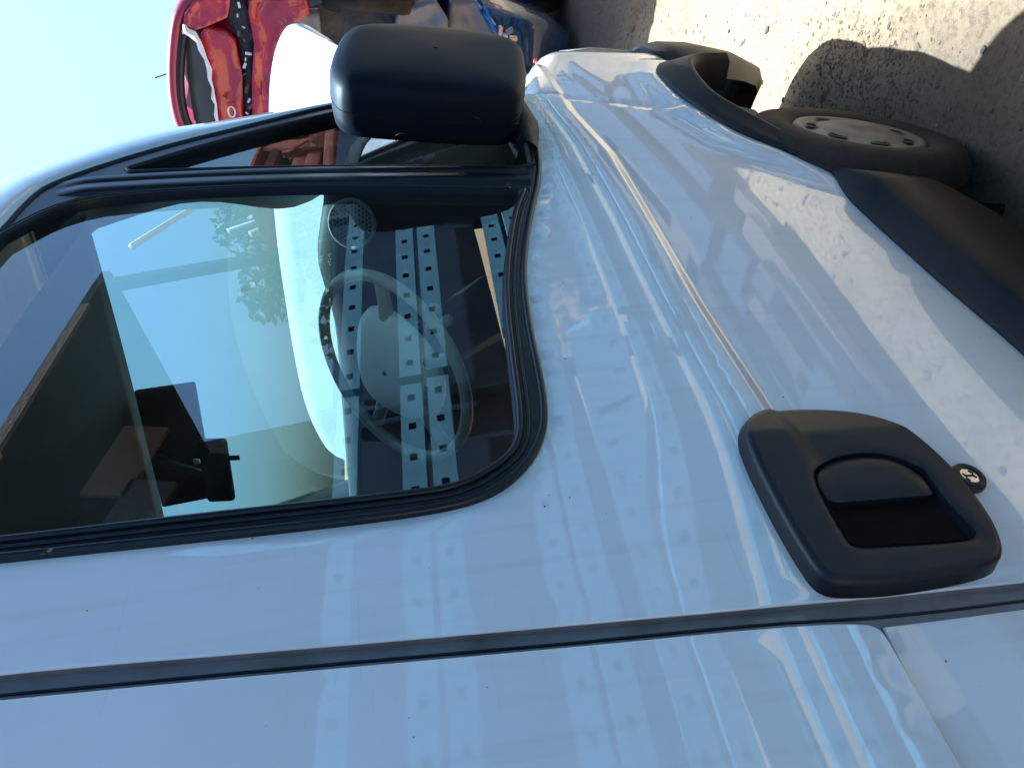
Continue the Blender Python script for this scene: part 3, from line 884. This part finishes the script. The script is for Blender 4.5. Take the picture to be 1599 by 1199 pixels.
# ---- door mirror, folded flat against the glass
def mirror():
    outl = [(1.93, 1.905), (2.06, 1.925), (2.20, 1.915), (2.43, 1.885), (2.52, 1.84), (2.56, 1.74), (2.565, 1.60), (2.53, 1.42), (2.47, 1.355), (2.36, 1.345), (2.10, 1.375), (1.92, 1.41), (1.87, 1.45), (1.855, 1.55), (1.875, 1.80), (1.89, 1.87)]
    outl = [(2.015+(x-1.855)*.74, z) for x, z in outl]
    P = resample(chaikin(outl, True, 3), .025)
    cx = 2.27; cz = 1.63
    rows = []
    for s, y in ((.80, .015), (.955, .012), (.975, -.02), (.985, -.05), (.99, -.08), (.985, -.105), (.965, -.124), (.92, -.136), (.83, -.144), (.68, -.150), (.45, -.154), (.2, -.156), (.02, -.157)):
        rows.append([(cx+(x-cx)*s, y+.05*(x-cx)*0+.02*ss((1.75-z)/.4)*0, cz+(z-cz)*s) for x, z in P])
    h = loft('door_mirror', rows, 'mirrorplastic', van, closed=True)
    q = [(cx+(x-cx)*.8, .012, cz+(z-cz)*.8) for x, z in P]
    mesh('mirror_glass', q, [tuple(range(len(q)))], 'mirrorglass', h, False)
    # split line round the back shell
    ln = [(cx+(x-cx)*.984, -.050, cz+(z-cz)*.984) for x, z in P]
    tube('shell_joint', ln+[ln[0]], .0018, 'dark', h, 6)
    rows = []
    for x, z, r in ((1.98, 1.40, .03), (2.15, 1.385, .055), (2.32, 1.39, .05), (2.42, 1.41, .03)):
        rows.append([(x, S(x, z)+.005, z-r), (x, S(x, z)-.03, z-r*.8), (x, S(x, z)-.05, z), (x, S(x, z)-.03, z+r*.8), (x, S(x, z)+.005, z+r)])
    loft('mirror_foot', rows, 'mirrorplastic', h)
mirror()
# cobwebs along the mirror's lower rim and on the glass
rnd = random.Random(11)
V = []; F = []
for k in range(150):
    x = rnd.uniform(1.93, 2.45) if k > 2 else rnd.uniform(1.96, 1.99)
    z = rnd.uniform(1.35, 1.42) if k > 2 else rnd.uniform(1.5, 1.85)
    y = rnd.uniform(-.09, .02)
    p = [Vector((x, y, z))]
    for j in range(rnd.randint(2, 5)):
        p.append(p[-1]+Vector((rnd.uniform(-.02, .02), rnd.uniform(-.01, .02), rnd.uniform(-.02, .02))))
    v, q = tube_data(p, rnd.choice((.00015, .0002, .0003)), 4, False)
    b = len(V); V += v; F += [tuple(b+i for i in t) for t in q]
cw = mesh('cobweb', V, F, 'web', van); cw['kind'] = 'stuff'

# ---- door handle
def handle():
    outl = [(.861, 1.245), (.905, 1.225), (.940, 1.18), (.952, 1.12), (.945, 1.04), (.925, .975), (.885, .932), (.83, .908), (.76, .893), (.66, .893), (.595, .915), (.572, .95), (.560, 1.09), (.562, 1.20), (.575, 1.235), (.62, 1.245), (.71, 1.25), (.80, 1.25)]
    P = chaikin(outl, True, 2)
    inn = sharp((.628, 1.163)) + [(.70, 1.166)] + [(.772, 1.160)] + [(.800, 1.12), (.812, 1.06), (.803, 1.00)] + sharp((.765, .958)) + [(.70, .962)] + sharp((.632, .948)) + [(.62, .97)]
    I = chaikin(inn, True, 2)
    R = resample(P, .010)
    rows = []
    for k in range(9):
        t = max(0, (k-2)/6)*pi/2
        d = .004*min(1, k/2)+.012*(1-cos(t)); hh = .011*k if k < 2 else .024+.012*sin(t)
        hw = lambda x: 1-.62*max(0, min(1, (x-.865)/.085))
        rows.append([(x, S(x, z)+.002-hh*hw(x), z) for x, z in offset_loop(R, d)])
    h = loft('door_handle', rows, 'handleplastic', van, closed=True)
    sheet('handle_face', offset_loop(R, .016), [I], .012, lambda x, z, a, b: S(x, z)+.002-.036*(1-.62*max(0, min(1, (x-.865)/.085)))+.004*exp(-(b/.004)**2), 'handleplastic', h, rim=0, hole_rim=.034, edge_step=.009)
    bk = []
    for d, yy in ((0, -.034), (.001, -.02), (.002, -.004), (.004, -.002)):
        bk.append([(x, S(x, z)+yy, z) for x, z in offset_loop(resample(I, .01), d)])
    loft('recess_wall', bk, 'handleplastic', h, closed=True)
    sheet('handle_recess', I, [], .03, lambda x, z, a, b: S(x, z)-.005-.012*exp(-(a/.01)**2), 'dark', h, rim=0)  # near-black floor gives the shallow recess its shade by colour
    fl = sharp((.716, 1.156)) + [(.760, 1.157), (.790, 1.13), (.806, 1.08), (.806, 1.02), (.790, .985)] + sharp((.752, .966)) + sharp((.716, .966))
    sheet('handle_flap', chaikin(fl, True, 2), [], .014, lambda x, z, a, b: S(x, z)-.028-.006*(1-exp(-(a/.012)**2)), 'handleplastic', h, rim=.02, rim_in=.001, edge_step=.01)
handle()
# key lock under the handle
lx, lz = .762, .862
y = S(lx, lz)
bm = bmesh.new()
rows = []
for r, d in ((.030, .002), (.030, -.007), (.027, -.013), (.0172, -.014), (.0158, -.011)):
    rows.append([(lx+r*cos(w), y+d, lz+r*sin(w)) for w in [2*pi*k/28 for k in range(28)]])
lk = loft('door_lock', rows, 'handleplastic', van, closed=True)
mesh('lock_barrel', [(lx+.0160*cos(w), y-.0115, lz+.0160*sin(w)) for w in [2*pi*k/24 for k in range(24)]], [tuple(range(24))], 'chrome', lk, False)
box('key_slot', (lx, y-.012, lz), (.0028, .0012, .018), 'dark', lk)
def arcline(pts): return tube('lock_mark', [(lx+a*1.35, y-.0122, lz+b*1.35) for a, b in pts], .0011, 'dark', lk, 5)
arcline([(-.008, .004), (-.004, .007), (.0, .005), (.004, .008)])
arcline([(-.004, -.008), (.0, -.005), (.004, -.007), (.008, -.003)])

# ---- front road wheel
def road_wheel():
    w = bpy.data.objects.new('front_wheel', None); COL.objects.link(w); w.parent = van
    w.location = (2.125, .0, .335); w.rotation_euler = (0, 0, radians(10.5))
    # local: axle along -y (outer face at y=-.04)
    prof = [(.19, -.03), (.205, -.045), (.235, -.052), (.27, -.052), (.300, -.043), (.318, -.026), (.326, -.008), (.330, .02), (.332, .06), (.332, .10), (.330, .14), (.325, .165), (.30, .185), (.24, .19), (.19, .17)]
    seg = 120
    rows = []
    for k in range(seg):
        a = 2*pi*k/seg
        row = []
        for i, (r, yy) in enumerate(prof):
            r *= 1.03
            if 5 <= i <= 6 and (k % 4) == 0: r -= .008         # shoulder blocks
            if i == 8 and (k % 4) == 2: r -= .005
            row.append((r*cos(a), yy, r*sin(a)))
        rows.append(row)
    rows.append(rows[0])
    ty = loft('tyre', rows, 'tyre', w)
    for yy in (.035, .075, .12):
        tube('tread_groove', [(.3425*cos(a), yy, .3425*sin(a)) for a in [2*pi*k/72 for k in range(73)]], .0035, 'dark', ty, 5)
    # hub cap with oval holes
    rp = [(.198, -.034), (.192, -.044), (.178, -.043), (.160, -.036), (.120, -.047), (.09, -.056), (.06, -.060), (.05, -.066), (.02, -.068), (.0005, -.068)]
    rows = [[(r*cos(2*pi*k/72), yy, r*sin(2*pi*k/72)) for r, yy in rp] for k in range(73)]
    rim = loft('rim', rows, 'rim', w)
    for k in range(7):
        a = 2*pi*k/7+.35
        P = []
        for q in range(16):
            t = 2*pi*q/16
            rr = .140+.021*cos(t); aa = a+.20*sin(t)
            P.append((rr*cos(aa), -.0435-.0008, rr*sin(aa)))
        P2 = [(x, yy, z) for x, yy, z in P]
        mesh('rim_hole', P2, [tuple(range(16))], 'dark', rim, False)
        e = tube('hole_lip', P2+[P2[0]], .0022, 'rim', rim, 6)
road_wheel()

# ================================================================== WRECKS IN FRONT
def poly3(name, pts, depth, material, parent, jitter=0, seed=1, sub=0.08, bulge=0.0):
    """(y, z) outline stood up at x = pts[i][2] or a given x, thickened towards +x, surface crumpled."""
    P = [(p[0], p[1]) for p in pts]
    X0 = pts[0][2]
    rr = random.Random(seed)
    def fx(a, b, d, e):
        return bulge*(-1)*(1-exp(-d/.08))+jitter*(1.5*abs(mn.noise(Vector((a*4, b*4, seed))))+.5*abs(mn.noise(Vector((a*11, b*11, seed+3)))))*(1-exp(-d/.03))*1.6
    sub *= .5; loops = resample(P, sub)
    verts = list(loops); nb = len(verts); edges = [(i, (i+1) % nb) for i in range(nb)]
    x = min(p[0] for p in P)+sub/2
    k = 0
    while x < max(p[0] for p in P):
        z = min(p[1] for p in P)+sub/2
        while z < max(p[1] for p in P):
            if inside(x, z, loops) and pdist(x, z, loops) > sub*.4: verts.append((x+rr.uniform(-.2, .2)*sub, z+rr.uniform(-.2, .2)*sub))
            z += sub
        x += sub
    r = delaunay_2d_cdt([Vector(v) for v in verts], edges, [], 1, 1e-6)
    V = [(X0+fx(v[0], v[1], pdist(v[0], v[1], loops), 0), v[0], v[1]) for v in r[0]]
    F = [tuple(q) for q in r[2]]
    # side wall
    cnt = {}
    for q in F:
        for i in range(3): cnt[(q[i], q[(i+1) % 3])] = 1
    bd = [(a, b) for (a, b) in cnt if (b, a) not in cnt]
    new = {}
    for a, b in bd:
        for i in (a, b):
            if i not in new: new[i] = len(V); V.append((V[i][0]+depth, V[i][1], V[i][2]))
    for a, b in bd: F.append((b, a, new[a], new[b]))
    return mesh(name, V, F, material, parent, True)

def q3(pts, x): return [(a, b, x) for a, b in pts]

red = thing('wrecked_car', 'crumpled dark red hatchback stacked high, its rear glass and torn tailgate facing the white van', 'car', (6.6, 1.4, 2.2))
def add(o, par):
    o.parent = par; o.matrix_parent_inverse = Matrix.Translation(-Vector(par.location)); return o
W = 6.0
# shell of the red car behind its visible face
rows = []
for x, s, h in ((6.12, 1.0, 0), (6.5, 1.03, .03), (7.3, 1.03, .04), (8.2, 1.0, -.02), (9.2, .96, -.25)):
    rows.append([(x, 1.42+(yy-1.42)*s, zz+h) for yy, zz in [(0.846, 2.286), (0.863, 2.714), (0.931, 2.843), (1, 2.911), (1.154, 2.98), (1.411, 3.036), (1.669, 3.04), (1.84, 2.989), (1.943, 2.911), (2.011, 2.714), (2.029, 2.286)]])
add(loft('car_shell', rows, 'redroof', None, cap=True), red)
# roof lip: a curved bar along the top
rp = chaikin([(2.029, 2.714), (1.986, 2.894), (1.909, 2.997), (1.84, 3.04), (1.754, 3.074), (1.566, 3.083), (1.334, 3.057), (1.069, 2.997), (0.957, 2.937), (0.897, 2.86), (0.854, 2.74), (0.837, 2.603)], False, 2)
V, F = tube_data([(W+.05, a, b-.03) for a, b in rp], .045, 8); add(mesh('roof_lip', V, F, 'redroof', None), red)
rp2 = [(a+(1.6-a)*.06, b-.075) for a, b in rp]
V, F = tube_data([(W+.03, a, b) for a, b in rp2], .030, 8); add(mesh('glass_surround', V, F, 'rubber', None), red)
add(poly3('rear_glass', q3([(1.943, 2.86), (1.823, 2.946), (1.42, 2.954), (1.12, 2.92), (1.051, 2.869), (1.111, 2.834), (1.274, 2.783), (1.549, 2.757), (1.763, 2.74), (1.96, 2.723)], W+.09), .02, 'greyglass', None, .0, 2, .1), red)
# bent tailgate panels below the glass
add(poly3('tailgate_panel', q3([(1.977, 2.74), (1.763, 2.757), (1.549, 2.766), (1.291, 2.783), (1.137, 2.817), (1.069, 2.783), (1.086, 2.654), (1.137, 2.586), (1.394, 2.56), (1.703, 2.586), (1.994, 2.594)], W-.02), .10, 'red', None, .035, 5, .09), red)
add(poly3('pillar_panel', q3([(1.12, 2.929), (0.983, 2.894), (0.897, 2.826), (0.846, 2.671), (0.854, 2.586), (0.983, 2.62), (1.051, 2.757), (1.086, 2.843)], W-.03), .10, 'red', None, .045, 9, .06), red)
# torn bright edge of the aperture
je = [(1.84, 2.744), (1.763, 2.751), (1.669, 2.757), (1.6, 2.75), (1.549, 2.761), (1.48, 2.757), (1.411, 2.77), (1.343, 2.764), (1.274, 2.779), (1.206, 2.804), (1.154, 2.813), (1.111, 2.843), (1.086, 2.886), (1.051, 2.894)]
V, F = tube_data([(W-.04+.01*(i % 2), a, b+.012) for i, (a, b) in enumerate(je)], [.012, .008, .014, .008, .016, .007, .013, .02, .012, .022, .018, .03, .026, .01], 5); add(mesh('torn_edge', V, F, 'chip', None, False), red)
# dark slot with broken lamp pieces
add(poly3('tailgate_slot', q3([(1.994, 2.586), (1.703, 2.577), (1.394, 2.551), (1.129, 2.569), (0.983, 2.629), (0.871, 2.62), (0.854, 2.517), (0.949, 2.483), (1.12, 2.457), (1.394, 2.5), (1.677, 2.517), (1.994, 2.517)], W+.01), .05, 'wreckdark', None, .02, 12, .08), red)
rnd = random.Random(21)
for k in range(16):
    yy = .91+.058*k+rnd.uniform(-.02, .02); zz = 2.525+rnd.uniform(-.03, .03)
    s = rnd.uniform(.012, .035)
    b = box('lamp_shard', (W-.03+rnd.uniform(-.02, .02), yy, zz), (s*.5, s*1.4, s*.6), rnd.choice(('chip', 'chip', 'red', 'greyglass')), None, 0, Matrix.Rotation(rnd.uniform(0, 3), 4, 'X')); add(b, red)
add(poly3('rear_bumper', q3([(2.011, 2.517), (1.677, 2.509), (1.394, 2.491), (1.12, 2.453), (0.914, 2.474), (0.794, 2.457), (0.743, 2.286), (0.769, 2.106), (0.897, 2.071), (0.966, 2.157), (1.06, 2.269), (1.291, 2.311), (1.6, 2.329), (2.011, 2.337)], W-.10), .22, 'red', None, .05, 15, .1), red)
add(tube('car_badge_ring', [(W-.06, 1.634+.039*cos(w), 2.654+.024*sin(w)) for w in [2*pi*k/20 for k in range(21)]], .006, 'chip', None, 6), red)
V, F = tube_data([(W+.4, 1.53, 3.07), (W+.25, 1.54, 3.21)], .005, 5); add(mesh('roof_aerial', V, F, 'wreckdark', None), red)

# middle wreck: dark car body carrying the red one, with a wheel facing us
mid = thing('wrecked_car', 'blackened flattened car body in the middle of the wreck stack, under the red hatchback', 'car', (6.8, 1.4, 1.2))
rows = []
for x, s, dz in ((6.16, .97, 0), (6.3, 1, .03), (7.4, 1, .05), (8.8, 1, 0), (10.2, .95, -.1)):
    rows.append([(x, 1.46+(yy-1.46)*s, zz+dz+.03*mn.noise(Vector((x*3, yy*5, zz*5)))) for yy, zz in [(0.829, 1.214), (0.811, 1.557), (0.854, 1.943), (0.983, 2.2), (1.326, 2.294), (1.669, 2.303), (1.926, 2.26), (2.063, 2.071), (2.097, 1.557), (2.063, 1.214)]])
add(loft('car_shell', rows, 'wreckdark', None, cap=True, smooth=False), mid)
add(poly3('lamp_box', q3([(1.069, 2.157), (0.931, 2.149), (0.914, 2.011), (1.051, 2.003)], W-.02), .12, 'mauve', None, .01, 4, .06), mid)
add(poly3('crushed_panel', q3([(0.983, 1.489), (0.863, 1.471), (0.769, 1.214), (0.897, 1.111), (1.326, 1.171), (1.326, 1.429)], W-.05), .12, 'mauve', None, .05, 6, .07), mid)
tyr = thing('loose_tyre', 'dusty brown worn tyre wedged upright in the wreck stack above the folded mirror', 'tyre', (6.85, 1.2, 1.66))
def tyre_mesh(c, ax_rot, R, wd, parent):
    prof = []
    for yy, r in ((-.5, .66), (-.52, .78), (-.48, .92), (-.40, .985), (-.26, 1.0), (-.24, .985), (-.20, 1.0), (-.02, 1.005), (0, .985), (.04, 1.005), (.20, 1.0), (.23, .985), (.27, 1.0), (.40, .985), (.48, .92), (.52, .78), (.5, .66)):
        prof.append((r*R, yy*wd))
    rows = [[(cos(2*pi*k/60)*(r-(.006 if (k % 3 == 0 and r > R*.97) else 0)), yy, sin(2*pi*k/60)*(r-(.006 if (k % 3 == 0 and r > R*.97) else 0))) for r, yy in prof] for k in range(61)]
    o = loft('tyre_casing', rows, 'tyre', parent)
    o.rotation_euler = ax_rot
    return o
tm = tyre_mesh(None, (0, 0, radians(20)), .325, .25, tyr)
tyr.location = (6.12, .80, 1.67)

# bottom wreck: navy car with smashed front corner
nav = thing('wrecked_car', 'navy blue wreck at the stack base with bright blue torn strips and broken lamp', 'car', (7.0, 2.0, .3))
rows = []
for x, s, dz in ((6.35, .93, -.12), (6.6, .98, 0), (7.2, 1, .08), (8.4, 1, .2), (9.6, 1, .1), (10.6, .95, 0)):
    rows.append([(x, 1.8+(yy-1.8)*s, zz+dz+.02*mn.noise(Vector((x*3, yy*4, zz*5)))) for yy, zz in [(.98, .22), (.95, .45), (.95, .75), (1.08, .92), (1.5, 1.0), (1.9, 1.02), (2.3, 1.0), (2.5, .9), (2.58, .7), (2.58, .22)]])
add(loft('car_shell', rows, 'navy', None, cap=True), nav)
add(poly3('torn_bumper', q3([(.86, 1.06), (.84, .86), (1.08, .70), (1.5, .66), (1.7, .9), (1.5, 1.05), (1.1, 1.07)], 6.28), .12, 'mauve', None, .04, 3, .07), nav)
rnd = random.Random(5)
for k in range(9):
    y0 = .74+.03*k; z0 = .93-.017*k
    P = [(6.2+rnd.uniform(-.03, .03), y0-.12, z0+.06), (6.15+rnd.uniform(-.03, .03), y0, z0-.03+rnd.uniform(-.02, .02)), (6.2, y0+.14, z0-.14+rnd.uniform(-.02, .02))]
    V, F = tube_data(P, [rnd.uniform(.006, .016), rnd.uniform(.012, .02), .006], 5)
    add(mesh('torn_strip', V, F, ('blue', 'blue', 'navy', 'chip', 'blue', 'peach')[k % 6], None, False), nav)
for k in range(4):
    add(box('lamp_piece', (6.12, .98+.05*(k % 2), .70-.035*k), (.05, .06, .03), ('peach', 'chip', 'mauve', 'peach')[k], None, .006, Matrix.Rotation(.5*k, 4, 'X')), nav)
# front wheel of the navy wreck
nw = tyre_mesh(None, (0, 0, 0), .30, .2, None); nw.name = 'tyre'; add(nw, nav); nw.location = (7.2, .98, .29)
rows = [[(r*cos(2*pi*k/30), yy, r*sin(2*pi*k/30)) for r, yy in ((.20, -.08), (.18, -.05), (.08, -.07), (.001, -.075))] for k in range(31)]
rr_ = loft('rim', rows, 'rim', None); add(rr_, nav); rr_.location = (7.2, .98, .29)

# ================================================================== THE YARD BEHIND THE CAMERA (mirrored in glass and paint)
G1 = 'perforated steel rails racked beside the van'
def rail_mesh(L, h=.11, d=.07, pitch=.20):
    V = []; F = []
    def quad(a, b, c, e):
        s = len(V); V.extend([a, b, c, e]); F.append((s, s+1, s+2, s+3))
    n = int(L/pitch)
    for i in range(n):
        x0 = i*pitch; x1 = x0+pitch; xm = x0+pitch/2
        for (fn, H, hw, hh) in ((lambda x, t: (x, 0, t), h, .022, .018), (lambda x, t: (x, -t, h), d, .014, .010)):
            m0, m1 = H/2-hh, H/2+hh
            c = [fn(x0, 0), fn(x1, 0), fn(x1, H), fn(x0, H)]
            g = [fn(xm-hw, m0), fn(xm+hw, m0), fn(xm+hw, m1), fn(xm-hw, m1)]
            for k in range(4):
                quad(c[k], c[(k+1) % 4], g[(k+1) % 4], g[k])
        quad((x0, 0, 0), (x1, 0, 0), (x1, -d, 0), (x0, -d, 0))
        quad((x0, -d, 0), (x1, -d, 0), (x1, -d, h), (x0, -d, h))
    L2 = n*pitch
    for x in (0, L2): quad((x, 0, 0), (x, -d, 0), (x, -d, h), (x, 0, h))
    me = bpy.data.meshes.new('rail'); me.from_pydata(V, [], F); me.materials.append(M['rail'])
    return me
RM = {n: rail_mesh(n*.2) for n in (10, 22, 12, 19)}
rack = thing('steel_rack', 'tall dark rack holding pale blue perforated rails, mirrored in the door glass and white paint', 'rack', (4.0, -1.8, 0))
def rail(x, z, n, dy=0):
    o = bpy.data.objects.new('rail', RM[n]); COL.objects.link(o); o.parent = rack
    o.location = (x-4.0, -1.62+dy+1.8, z-.045*(x-2.4)); o.rotation_euler = (0, .045, 0)
rnd = random.Random(4)
for z, dy in ((2.26, 0), (1.94, .0), (1.80, .03), (1.38, -.02), (1.24, .02), (1.02, .0), (.88, .05), (.44, .06), (.27, .12), (.06, .2), (.62, .0)):
    x = 1.05+rnd.uniform(-.1, .1)
    x = -1.35+rnd.uniform(-.25, .25)
    if z > 1.7: x = -1.35
    for n in (22, 10, 19):
        rail(x, z, n, dy+rnd.uniform(-.01, .01)); x += n*.2+(.06 if z > 1.7 else rnd.uniform(.03, .2))
for x in (-1.5, 3.07, 5.2, 8.1):
    add(box('rack_post', (x, -1.76, 1.25), (.08, .08, 2.5), 'racknavy', None, .004), rack)
for z0, z1 in ((0, .02), (.16, .24), (.56, .84), (1.16, 1.32), (1.44, 2.42)):
    add(box('rack_panel', (3.2, -1.86, (z0+z1)/2), (9.6, .04, z1-z0), 'racknavy', None, 0), rack)

rst = thing('rusty_steelwork', 'orange rusted steel frames and plates stacked high, mirrored in the quarter glass', 'scrap steel', (10.5, -3.4, 0))
rnd = random.Random(8)
for k in range(19):
    z = .2+.2*k
    L_ = rnd.uniform(2.2, 4.6)
    add(box('steel_plate', (10.8+rnd.uniform(-.6, .6), -3.4+rnd.uniform(-.15, .15), z), (L_, .9, rnd.choice((.05, .12, .18))), 'rust', None, .005, Matrix.Rotation(rnd.uniform(-.05, .05), 4, 'Y')), rst)
for x in (8.6, 9.3, 10.4, 11.7, 12.9):
    add(box('steel_upright', (x, -3.0, 1.8), (.14, .12, 3.7+rnd.uniform(-.5, .4)), 'rust', None, .005), rst)
for k in range(7):
    add(box('steel_offcut', (8.7+.6*k, -2.85, rnd.uniform(2.2, 3.6)), (rnd.uniform(.3, .8), .05, rnd.uniform(.15, .5)), rnd.choice(('rust', 'rust', 'timber', 'wreckdark', 'steel')), None, 0, Matrix.Rotation(rnd.uniform(-.6, .6), 4, 'Y')), rst)

def pole(name, label, a, b, r, m, cat='pole'):
    a = Vector(a); b = Vector(b)
    V, F = tube_data([a-a, b-a], r, 8)
    o = mesh(name, V, F, m, None); o.location = a
    return tag(o, label, cat)
pole('yellow_boom', 'long thin yellow boom slanting up across the sky, mirrored high in the door glass', (19.0, -4.3, 1.4), (9.6, -4.0, 5.6), .055, 'yellow', 'boom')
pole('boom_mast', 'grey mast holding up the yellow boom, mirrored beside the tree in the door glass', (17.5, -4.25, 0), (17.5, -4.25, 2.3), .12, 'steel', 'mast')
pole('steel_post', 'grey steel post leaning over the rusty steelwork, mirrored in the door glass', (12.0, -4.0, 0), (9.4, -3.9, 4.3), .06, 'steel')
pole('timber_post', 'pale timber post leaning beside the grey one, mirrored in the door glass', (11.4, -3.7, 0), (8.8, -3.7, 3.9), .07, 'timber')

tree = thing('yard_tree', 'dark leafy tree in the yard, mirrored small in the door glass', 'tree', (14.2, -6.6, 0))
rnd = random.Random(17)
V, F = tube_data([(0, 0, 0), (.1, .05, 1.6), (-.1, 0, 3.2), (.1, .1, 4.6)], [.22, .17, .12, .05], 8)
mesh('trunk', V, F, 'bark', tree)
V = []; F = []
cl = [(rnd.gauss(0, 1.1), rnd.gauss(0, 1.1), rnd.uniform(2.2, 4.9), rnd.uniform(.5, .9)) for k in range(22)]
for k in range(9000):
    c = rnd.choice(cl)
    d = Vector((rnd.gauss(0, 1), rnd.gauss(0, 1), rnd.gauss(0, 1))).normalized()*c[3]*rnd.random()**.4
    p = Vector(c[:3])+d
    a = Vector((rnd.gauss(0, 1), rnd.gauss(0, 1), rnd.gauss(0, 1))).normalized()*.11
    b = a.cross(Vector((rnd.gauss(0, 1), rnd.gauss(0, 1), rnd.gauss(0, 1)))).normalized()*.06
    s = len(V); V += [p-a, p-b, p+a, p+b]; F.append((s, s+1, s+2, s+3))
lf = mesh('crown', V, F, 'leaf', tree, False)

can = thing('yard_canopy', 'dark open canopy with timber edge board, mirrored at the top of the door glass', 'canopy', (6.0, -6.0, 0))
RY = Matrix.Rotation(radians(9.5), 4, 'Y')
add(box('canopy_roof', (4.4, -5.7, 6.42), (8.8, 3.6, .10), 'canopy', None, 0, RY), can)
add(box('edge_board', (3.2, -3.87, 6.53), (5.2, .05, .16), 'timber', None, 0, RY), can)
add(box('edge_board', (6.9, -3.87, 5.93), (2.2, .05, .11), 'bark', None, 0, RY), can)
for x, z in ((.6, 6.9), (4.2, 6.3), (8.5, 5.6)):
    add(box('canopy_post', (x, -3.98, z/2), (.14, .14, z), 'canopy', None, .01), can)
for k in range(6):
    add(box('wall_sheet', (1.0+1.45*k, -7.3+.08*(k % 2), 3.1), (1.5, .05, 6.2), 'canopy', None), can)
for a, b, c, m in ((5.2, 5.0, .9, 'wreckdark'), (6.0, 5.2, .9, 'bark'), (3.4, 4.6, 1.4, 'wreckdark'), (2.1, 5.1, 1.0, 'racknavy')):
    add(box('hung_sheet', (a, -4.4-.1*c, b), (c, .05, .55*c), m, None, 0, Matrix.Rotation(radians(20*c), 4, 'Y')), can)

pile = thing('bounce_block_pile', 'added dark heap covering sunlit ground to cut its bounce, mirrored in the door paint', 'scrap steel', (2.0, -1.3, 0))  # added out of view so sunlit ground throws less light on the flank
rnd = random.Random(31)
for k in range(60):
    z = .03+.06*(k//14)
    L_ = rnd.uniform(1.2, 3.0); w_ = rnd.uniform(.08, .3)
    x = rnd.uniform(-2.5, 6.0); y = -.80-rnd.uniform(0, .64)-.02*(k//12)
    add(box('bounce_block', (x, y, z), (L_, w_, .05), rnd.choice(('racknavy', 'racknavy', 'wreckdark', 'bark')), None, 0, Matrix.Rotation(rnd.uniform(-.05, .05), 4, 'Z')), pile)
add(box('bounce_block', (-2.3, -.75, .06), (5.6, .5, .1), 'racknavy', None, .004), pile)
add(box('bounce_block', (-2.6, -.70, .17), (5.2, .4, .1), 'wreckdark', None, .004), pile)
